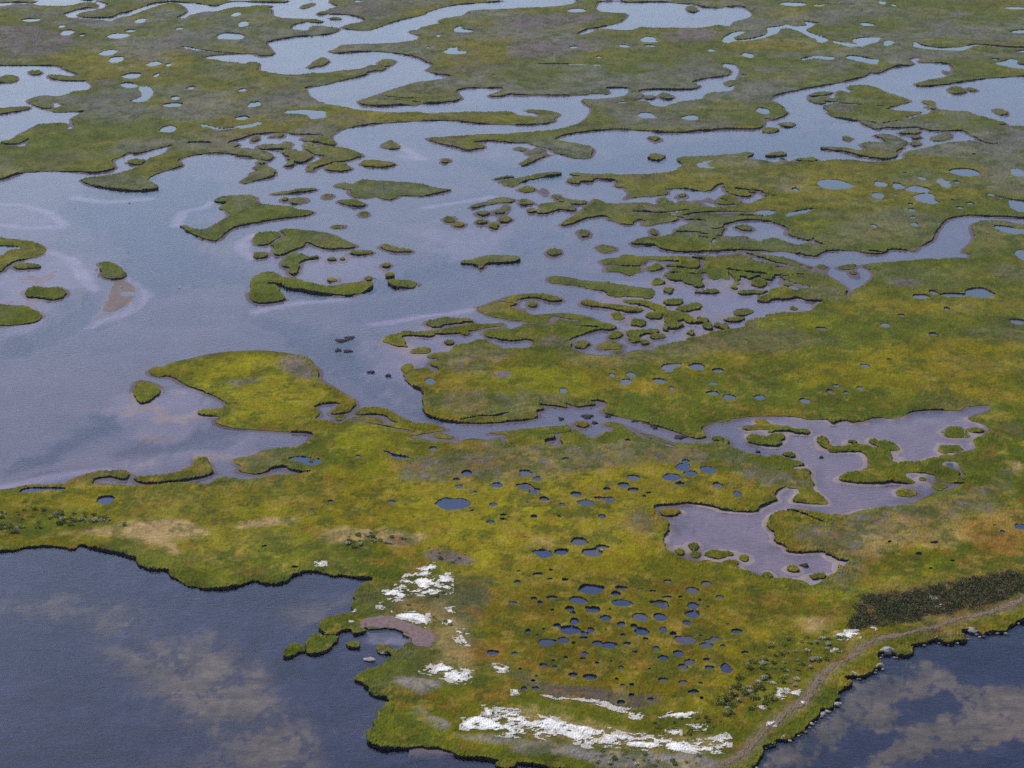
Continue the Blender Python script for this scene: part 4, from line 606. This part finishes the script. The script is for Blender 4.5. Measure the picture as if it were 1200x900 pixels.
for tn, tint in TINTS.items():
    for j in range(3):
        co, q, cl = spray_cloud(bush_points(150, 1.0, 1.0), .17, tint)
        o = quads('shrub', co, q, M_shrub, cl, smooth_=False); bush_kinds.setdefault(tn, []).append(o.data); bpy.data.objects.remove(o)
def inside_poly(p, x, y):
    c = False; j = len(p)-1
    for i in range(len(p)):
        if (p[i][1] > y) != (p[j][1] > y) and x < (p[j][0]-p[i][0])*(y-p[i][1])/(p[j][1]-p[i][1])+p[i][0]: c = not c
        j = i
    return c
def scatter(spec, n, kinds, size, label, group, tall=.8):
    p = outline(spec); lo, hi = p.min(0), p.max(0); done = 0; tries = 0
    while done < n and tries < n*60:
        tries += 1; u, v = rng.uniform(lo[0], hi[0]), rng.uniform(lo[1], hi[1])
        if not inside_poly(p, u, v): continue
        if F[int(np.clip(v,0,NV-1)), int(np.clip(u,0,NU-1))] < .8: continue
        kind = kinds[rng.integers(len(kinds))]; z = land_z(u, v); x, y = ground(u, v, z)
        o = bpy.data.objects.new('shrub', bush_kinds[kind][rng.integers(3)]); coll.objects.link(o)
        s = size*rng.uniform(.35, .85); o.location = (float(x), float(y), z-.05); o.scale = (s, s, s*tall*rng.uniform(.8, 1.2)); o.rotation_euler.z = rng.uniform(0, 6.28)
        tag(o, label, 'shrub', group); done += 1
scatter("T02 0,600 160,585 300,600 420,610 580,640 580,665 440,650 250,665 100,700 0,712", 60, ['grey','green','green','olive'], 1.0, "low grey-green shrub in the belt on the left edge above the dark bay", "shrubs on the left edge")
scatter("T12 400,745 440,710 540,690 640,715 720,730 660,748 520,760 430,768", 24, ['grey','olive','green'], .85, "low grey-green shrub on the bare tan strip right of the dark bay", "shrubs on the tan strip")
scatter("T23 1050,400 1200,380 1200,640 1000,650 960,600", 55, ['green','green','olive','grey'], 1.0, "rounded green shrub on the slope right of the longest white bar", "shrubs right of the white bar")
scatter("T33 0,310 230,270 380,290 300,380 200,450 120,520 0,640", 60, ['green','olive','pale','olive','grey'], .85, "low shrub between the golden marsh and the shore track", "shrubs beside the shore track")
scatter("T13 560,110 700,130 900,200 930,240 860,210 700,150", 8, ['green','olive'], .7, "dark green bush on the rise above the cove beach", "bushes above the cove")
scatter("T13 840,70 880,65 880,90 840,95", 2, ['green'], .8, "dark green bush at the lower right tip of the broad white patch", "bushes by the broad white patch")
scatter("T23 300,800 520,820 900,840 960,870 700,890 380,880", 26, ['olive','green','grey'], .7, "low bush on the stony strip under the longest white bar", "bushes on the stony strip")
scatter("T23 640,690 900,640 1000,660 940,740 860,770 720,740", 24, ['green','olive'], .6, "low green bush just above the longest white bar", "bushes above the longest white bar")
scatter("T12 800,760 960,770 1000,840 960,880 820,800", 9, ['green','grey'], .7, "dark bush at the top of the broad white sand patch", "bushes above the broad white patch")
# the dark thicket by the track reads as one mass
p = outline("T33 430,95 620,65 800,40 1000,0 1200,-30 1290,-40 1290,30 1200,70 1000,150 800,190 600,230 380,250 400,170"); lo, hi = p.min(0), p.max(0); lo[1] = max(lo[1], 660); co, q, cl = [], [], []; m = 0
THICK = smooth(-2.2, 2.5, shape(p) + 2.2*n_c + 1.5*n_d)
while m < 520:
    u, v = rng.uniform(lo[0], hi[0]), rng.uniform(lo[1], hi[1])
    if not inside_poly(p, u, v): continue
    k = THICK[int(np.clip(v,0,NV-1)), int(np.clip(u,0,NU-1))]
    if rng.uniform() > k: m += .25; continue
    z = land_z(u, v); x, y = ground(u, v, z); h = rng.uniform(.3, .75)*(.4+.6*k)
    t = (.150,.112,.055) if rng.uniform() < .55 else (.095,.108,.032)
    a, b, c = spray_cloud([(x+px*1.1, y+py*1.1, z+pz*h*.8) for px, py, pz in bush_points(70, 1.0, 1.0)], .12, t)
    k0 = len(co); co += a; q += [tuple(i+k0 for i in f) for f in b]; cl += c; m += 1
o = quads('undergrowth', co, q, M_shrub, cl, smooth_=False); o['kind'] = 'stuff'
# ---- boulders along the right shore -----------------------------------------------------------------------
def boulder(u, v, wpx, flat, label):
    x, y = ground(u, v, .2); r = .82*wpx*float(ground(u+1, v, .2)[0]-x)/2
    import bmesh
    bm = bmesh.new(); bmesh.ops.create_icosphere(bm, subdivisions=3, radius=1)
    sd = rng.uniform(0, 50)
    for vt in bm.verts:
        c = vt.co; k = 1 + .22*math.sin(c.x*2.3+sd)*math.cos(c.y*2.9+sd*.7) + .12*math.sin(c.z*6+c.x*5+sd*1.3)
        if c.z > .45: k *= .85 + .1*math.sin(sd+c.x*3)
        vt.co = Vector((c.x*r*k, c.y*r*.8*k, c.z*r*flat*k))
    me = bpy.data.meshes.new('boulder'); bm.to_mesh(me); bm.free()
    for f in me.polygons: f.use_smooth = False
    me.materials.append(M_rock); o = bpy.data.objects.new('boulder', me); coll.objects.link(o)
    o.location = (float(x), float(y), .05 + r*flat*.35); o.rotation_euler.z = rng.uniform(-.5, .5); tag(o, label, 'boulder', 'boulders along the right shore')
for b in [("T33",560,352,75,.7,"largest pale boulder on the right shore, standing out from the bank"),("T33",405,457,70,.45,"low pale boulder below the track where the right bank turns down"),("T33",462,455,34,.5,"small pale boulder touching the low boulder's right end"),
          ("T33",520,420,55,.5,"grey boulder in the notch between the largest boulder and the low one"),("T33",792,292,50,.6,"pinkish boulder under the bank right of the largest boulder"),("T33",958,257,60,.6,"pale boulder in the bank gap furthest along the right shore"),
          ("T33",258,645,36,.6,"upper of two small boulders midway down the right bank"),("T33",325,598,44,.5,"flat grey boulder halfway between the low boulder and the bottom edge"),("T33",70,757,50,.5,"pale boulder at the foot of the bank near the bottom edge"),("T33",15,788,44,.5,"boulder nearest the bottom edge, left of a paler one"),
          ("T33",205,690,30,.5,"tiny boulder below the paired boulders midway down the bank"),("T33",280,632,28,.5,"lower of two small boulders midway down the right bank"),
          ("T13",532,388,62,.25,"dark-sided flat rock at the mouth of the cove"),("T13",598,358,40,.4,"small rock behind the flat rock in the cove mouth")]:
    s = SHEETS[b[0]]; boulder(s[0]+b[1]/s[2], s[1]+b[2]/s[2], b[3]/s[2], b[4], b[5])
# ---- rubble at the foot of the right bank
import bmesh
stone_kinds = []
for j in range(3):
    bm = bmesh.new(); bmesh.ops.create_icosphere(bm, subdivisions=2, radius=1)
    for vt in bm.verts: vt.co = Vector((vt.co.x*rng.uniform(.8,1.15), vt.co.y*rng.uniform(.65,.95), vt.co.z*rng.uniform(.45,.6)))
    me = bpy.data.meshes.new('stone'); bm.to_mesh(me); bm.free(); me.materials.append(M_stone if j else M_rock); stone_kinds.append(me)
rr, cc = np.nonzero((np.abs(F+.35) < .22) & (UU > 885) & (VV > 715)); sel = rng.permutation(len(rr))[:45]
for r, c in zip(rr[sel], cc[sel]):
    o = bpy.data.objects.new('stone', stone_kinds[rng.integers(3)]); coll.objects.link(o); s = rng.uniform(.12, .34)
    o.location = (GX[r, c]+rng.uniform(-.1,.1), GY[r, c]+rng.uniform(-.1,.1), .02+.2*s); o.scale = (s, s, s); o.rotation_euler.z = rng.uniform(0, 6.28)
    tag(o, 'small grey stone in the rubble at the foot of the right-hand bank', 'stone', 'stones along the right shore')
# ---- dark peat clumps slumped into the creek ---------------------------------------------------------------
for i, (u, v, a, b) in enumerate(clump_spots):
    x, y = ground(u, v, .1); ax = float(ground(u+a, v, .1)[0]-x); by = max(.5, float(ground(u, v-b, .1)[1]-ground(u, v+b, .1)[1])/2)
    n = 26; co = [(0,0,.22)]; q = []
    for ring, (k, z) in enumerate(((.55,.20),(.9,.12),(1.1,-.25))):
        for j in range(n):
            t = 2*math.pi*j/n; w = k*(1+.22*math.sin(3*t+i)+.15*math.sin(5*t+2*i)+.08*rng.uniform(-1,1)); co.append((ax*w*math.cos(t), by*w*math.sin(t), z+rng.uniform(-.05,.05)))
    tri = [(0, 1+j, 1+(j+1)%n) for j in range(n)]; qd = [(1+r*n+j, 1+(r+1)*n+j, 1+(r+1)*n+(j+1)%n, 1+r*n+(j+1)%n) for r in range(2) for j in range(n)]
    loops = [x_ for f in tri+qd for x_ in f]; ln = [3]*len(tri)+[4]*len(qd)
    o = mesh_obj('peat_clump', co, loops, np.concatenate([[0], np.cumsum(ln)[:-1]]), M_bank); o.location = (float(x), float(y), 0)
    things.append(dict(o=o, kind='clump', u=u, v=v, n=int(4*a*b), w=2*a, h=2*b))
# ---- gulls resting on the water ------------------------------------------------------------------------------
def gull(u, v, z, label):
    import bmesh
    x, y = ground(u, v, z); bm = bmesh.new()
    prof = [(-.34,.01,.16),(-.22,.05,.13),(-.08,.10,.11),(.06,.12,.11),(.18,.08,.14),(.24,.05,.20),(.29,.055,.26),(.34,.04,.27),(.39,.012,.255)]; n = 10; rings = []
    for (px, r, pz) in prof: rings.append([bm.verts.new((px, r*math.cos(6.283*j/n), pz+r*.85*math.sin(6.283*j/n))) for j in range(n)])
    for a, b in zip(rings, rings[1:]):
        for j in range(n): bm.faces.new((a[j], a[(j+1)%n], b[(j+1)%n], b[j]))
    bm.faces.new(rings[0]); bm.faces.new(rings[-1][::-1])
    me = bpy.data.meshes.new('gull'); bm.to_mesh(me); bm.free(); me.materials.append(M_plume); o = bpy.data.objects.new('gull', me); coll.objects.link(o)
    for sgn in (-1, 1):
        co = [(.14,sgn*.09,.20),(.0,sgn*.125,.21),(-.2,sgn*.10,.19),(-.40,sgn*.03,.17),(-.2,sgn*.085,.12),(.0,sgn*.13,.13)]
        w = mesh_obj('wing', co, [0,1,2,3,4,5], [0], M_rock, None, o)
        sm = w.modifiers.new('t', 'SOLIDIFY'); sm.thickness = .02
    o.location = (float(x), float(y), z); o.rotation_euler.z = rng.uniform(0, 6.28); o.scale = (1.2,)*3; tag(o, label, 'bird')
gull(210.2, 337.5, 0, "white gull sitting on the open channel right of the pinkish sandbar")
gull(141.8, 337, .12, "white gull standing on the pinkish sandbar below the wedge island")
gull(151.5, 238, 0, "white gull on the water of the upper part of the broad channel")

# ---- which one is which ----------------------------------------------------------------------------------------
NAMED = [(130,317,"dark green wedge-shaped islet above the pinkish sandbar in the broad channel"),(52,342,"small oblong islet alone in the shallows by the left edge"),(20,369,"green islet cut by the left edge, nearest to the sandbar shallows"),(20,292,"hooked islet at the left edge around a small inlet"),(31,310,"thin sliver islet just below the hooked left-edge islet"),
 (172,457,"small pointed islet off the left end of the lobed near marsh"),(205,557,"long curved spit island with an upturned right tip above the near shore"),(270,252,"boomerang-shaped island with a long right arm in the upper basin"),(350,283,"broad ragged island above the twin-lobed one in the middle basin"),(330,335,"island with a square left block and long right arm in mid basin"),
 (575,302,"thin bar island with a small foot, alone in the central channel"),(470,329,"lens-shaped island right of the long-armed one in mid basin"),(457,220,"wide flat island with a notched lower edge at the basin's top"),(680,332,"long straight bar island slanting across the central basin"),(700,354,"straight bar island just under the longest slanting bar"),
 (780,368,"branching Y-shaped island in the lower islet maze"),(526,375,"tilted lens islet above the thin winding island by the near shore"),(530,388,"thin winding island with a hooked left end by the basin's near shore"),(380,183,"broad arrow-shaped island at the basin's upper left"),(398,193,"tear-shaped islet tucked under the arrow-shaped island"),(440,190,"oblong islet right of the arrow-shaped island"),(463,168,"small hump islet with a ripple wake in the upper channel"),
 (304,201,"leaf-shaped islet left of the arrow-shaped island"),(341,224,"thin straight bar islet above the boomerang-shaped island"),(372,72,"small curved islet inside the creek's first wide bend"),(453,73,"oval islet at the tip of the long finger of marsh"),(805,11,"small dark islet in the lagoon at the top"),
 (895,497,"long thin double-ended island in the creek's lobed lagoon"),(900,512,"boat-shaped island under the long thin one in the lobed lagoon"),(681,496,"small dome islet in the narrow creek"),(784,598,"oval islet in the upper left corner of the squarish lagoon"),(1061,575,"oval islet off the lower arm of the curled peninsula"),
 (345,761,"small grassy islet furthest out from the cove in the dark bay"),(377,751,"larger grassy islet between the cove and the outermost islet"),(414,754,"small round tuft islet inside the cove mouth")]
byid = {}
for t in things:
    if t['kind'] == 'island': byid[int(t['comp'])] = t
LC = LAB[len(top):len(top)+NV, len(lft):len(lft)+NU]
for u, v, lab in NAMED:
    w = LC[max(0,v-2):v+3, max(0,u-2):u+3]; w = w[w >= 0]
    if len(w):
        t = byid.get(int(np.bincount(w).argmax()))
        if t and 'label' not in t: t['label'] = lab
        elif not t: print('NAMED on terrain:', u, v, lab)
    else: print('NAMED in water:', u, v, lab)
ORD = "first second third fourth fifth sixth seventh eighth ninth tenth eleventh twelfth thirteenth fourteenth fifteenth sixteenth seventeenth eighteenth nineteenth twentieth".split()
def area(t):
    u, v = t['u'], t['v']
    if t['kind'] == 'pool':
        if v > 660: return 'the pitted marsh' if u > 590 else 'the near shore'
        if v > 525: return 'the reddish marsh' if u > 905 else 'the golden marsh' if u > 520 else 'the near left marsh'
        if v > 395 and u < 890: return 'the marsh over the narrow creek'
        if v > 255: return 'the right plain'
        if v > 130 and u > 600: return 'the right upper marsh'
        return 'the far left marsh' if u < 300 else 'the far middle marsh' if u < 700 else 'the far right marsh'
    if v < 175 and u < 130: return 'the far left lagoon'
    if v < 130: return 'the far winding creek' if u < 700 else 'the far right creeks'
    if u >= 860 and v < 270: return 'the right confluence'
    if u < 560 and v < 235: return 'the upper basin'
    if u < 560 and v < 345: return 'the mid basin'
    if v < 255: return 'the upper right shallows'
    if v < 345: return 'the central islet maze'
    if v < 428: return 'the lower islet maze'
    if v < 590 and u >= 820: return 'the lobed lagoon'
    if v < 590: return 'the narrow creek'
    return 'the squarish lagoon' if u > 700 else 'the near bay'
def look(t):
    n, r = t['n'], t['w']/max(1, t['h'])
    size = 'tiny' if n < 28 else 'small' if n < 90 else 'mid-sized' if n < 260 else 'large'
    form = 'sliver-like' if r > 7 else 'narrow' if r > 4.6 else 'oval' if r > 2.8 else 'round'
    return size, form
groups = {}
for t in things: groups.setdefault((t['kind'], area(t)), []).append(t)
NOUN = dict(island='grass islet', pool='pool', clump='dark peat clump'); CAT = dict(island='island', pool='pool', clump='peat clump')
for (kind, ar), ts in groups.items():
    big = max(ts, key=lambda t: t['n'] if 'label' not in t else 0); ts.sort(key=lambda t: t['v']); per = max(4, int(math.ceil(len(ts)/max(1, round(math.sqrt(len(ts)/2.2)))))); rows = [ts[i:i+per] for i in range(0, len(ts), per)]
    for r, row in enumerate(rows):
        row.sort(key=lambda t: t['u'])
        for j, t in enumerate(row):
            s, f = look(t); lab = t.get('label')
            if not lab and len(ts) > 3 and t is big:
                lab = f"{'largest' if kind != 'clump' else 'biggest'} {f} {NOUN[kind]} of {ar}"
            if not lab:
                if len(ts) == 1: lab = f"{s} {f} {NOUN[kind]}, the only one in {ar}"
                elif len(rows) == 1: lab = f"{s} {f} {NOUN[kind]}, {ORD[j]} from left in {ar}"
                else: lab = f"{s} {f} {NOUN[kind]}, {ORD[j]} from left in {ORD[r]} row down {ar}"
            tag(t['o'], lab, CAT[kind], {'island': 'marsh islands of ', 'pool': 'pools in ', 'clump': 'peat clumps in '}[kind] + ar)
for t in things:
    if t['kind'] == 'pool' and abs(t['u']-529) < 14 and abs(t['v']-589) < 8: t['o']['label'] = "biggest single round dark-blue pool, alone on the golden marsh's left side"
print('things', {k: sum(t['kind'] == k for t in things) for k in CAT}, 'terrain', len(big_i))
HAZE = .00004
# ---- daylight and camera ---------------------------------------------------------------------------------------------
SUN_EL, SUN_AZ = math.radians(46), math.radians(-38)        # azimuth from +Y (away from the camera) towards +X
d = Vector((math.sin(SUN_AZ)*math.cos(SUN_EL), math.cos(SUN_AZ)*math.cos(SUN_EL), math.sin(SUN_EL)))
L = bpy.data.lights.new('sun', 'SUN'); L.energy = 3.0; L.angle = math.radians(1.2); L.color = (1, .95, .87)
o = bpy.data.objects.new('sun', L); coll.objects.link(o); o.rotation_euler = d.to_track_quat('Z', 'Y').to_euler(); o.location = d*500
W = bpy.data.worlds.new('World'); scene.world = W; W.use_nodes = True; nt = W.node_tree
sky = nt.nodes.new('ShaderNodeTexSky'); sky.sky_type = 'NISHITA'; sky.sun_disc = False; sky.sun_elevation = SUN_EL; sky.sun_rotation = SUN_AZ
sky.air_density = 1.0; sky.dust_density = 1.5; sky.ozone_density = 5.0
bg = nt.nodes['Background']; bg.inputs['Strength'].default_value = .13; nt.links.new(sky.outputs[0], bg.inputs['Color'])
cam = bpy.data.cameras.new('camera'); cam.sensor_width = 36; cam.lens = FPX/1200*36; cam.clip_end = 60000; cam.clip_start = 1
o = bpy.data.objects.new('camera', cam); coll.objects.link(o); o.location = (0, 0, ALT); o.rotation_euler = (math.radians(90)-TILT, 0, 0); scene.camera = o
co = [(x, y, z) for z in (-3.8, ALT+6) for x, y in ((-S-50,-S-50),(S+50,-S-50),(S+50,S+50),(-S-50,S+50))]
m = bpy.data.materials.new('air'); m.use_nodes = True; nt = m.node_tree; nt.nodes.remove(nt.nodes['Principled BSDF'])
v = nt.nodes.new('ShaderNodeVolumePrincipled'); v.inputs['Density'].default_value = HAZE; v.inputs['Color'].default_value = (.80,.86,1,1); v.inputs['Anisotropy'].default_value = .3
nt.links.new(v.outputs[0], nt.nodes['Material Output'].inputs['Volume'])
o = quads('haze', co, [(3,2,1,0),(4,5,6,7),(0,1,5,4),(1,2,6,5),(2,3,7,6),(3,0,4,7)], m, smooth_=False); o['kind'] = 'stuff'
scene.view_settings.view_transform = 'Standard'; scene.view_settings.look = 'None'; scene.view_settings.exposure = .3; scene.view_settings.gamma = 1
scene.cycles.use_denoising = False; scene.cycles.max_bounces = 5; scene.cycles.transparent_max_bounces = 6
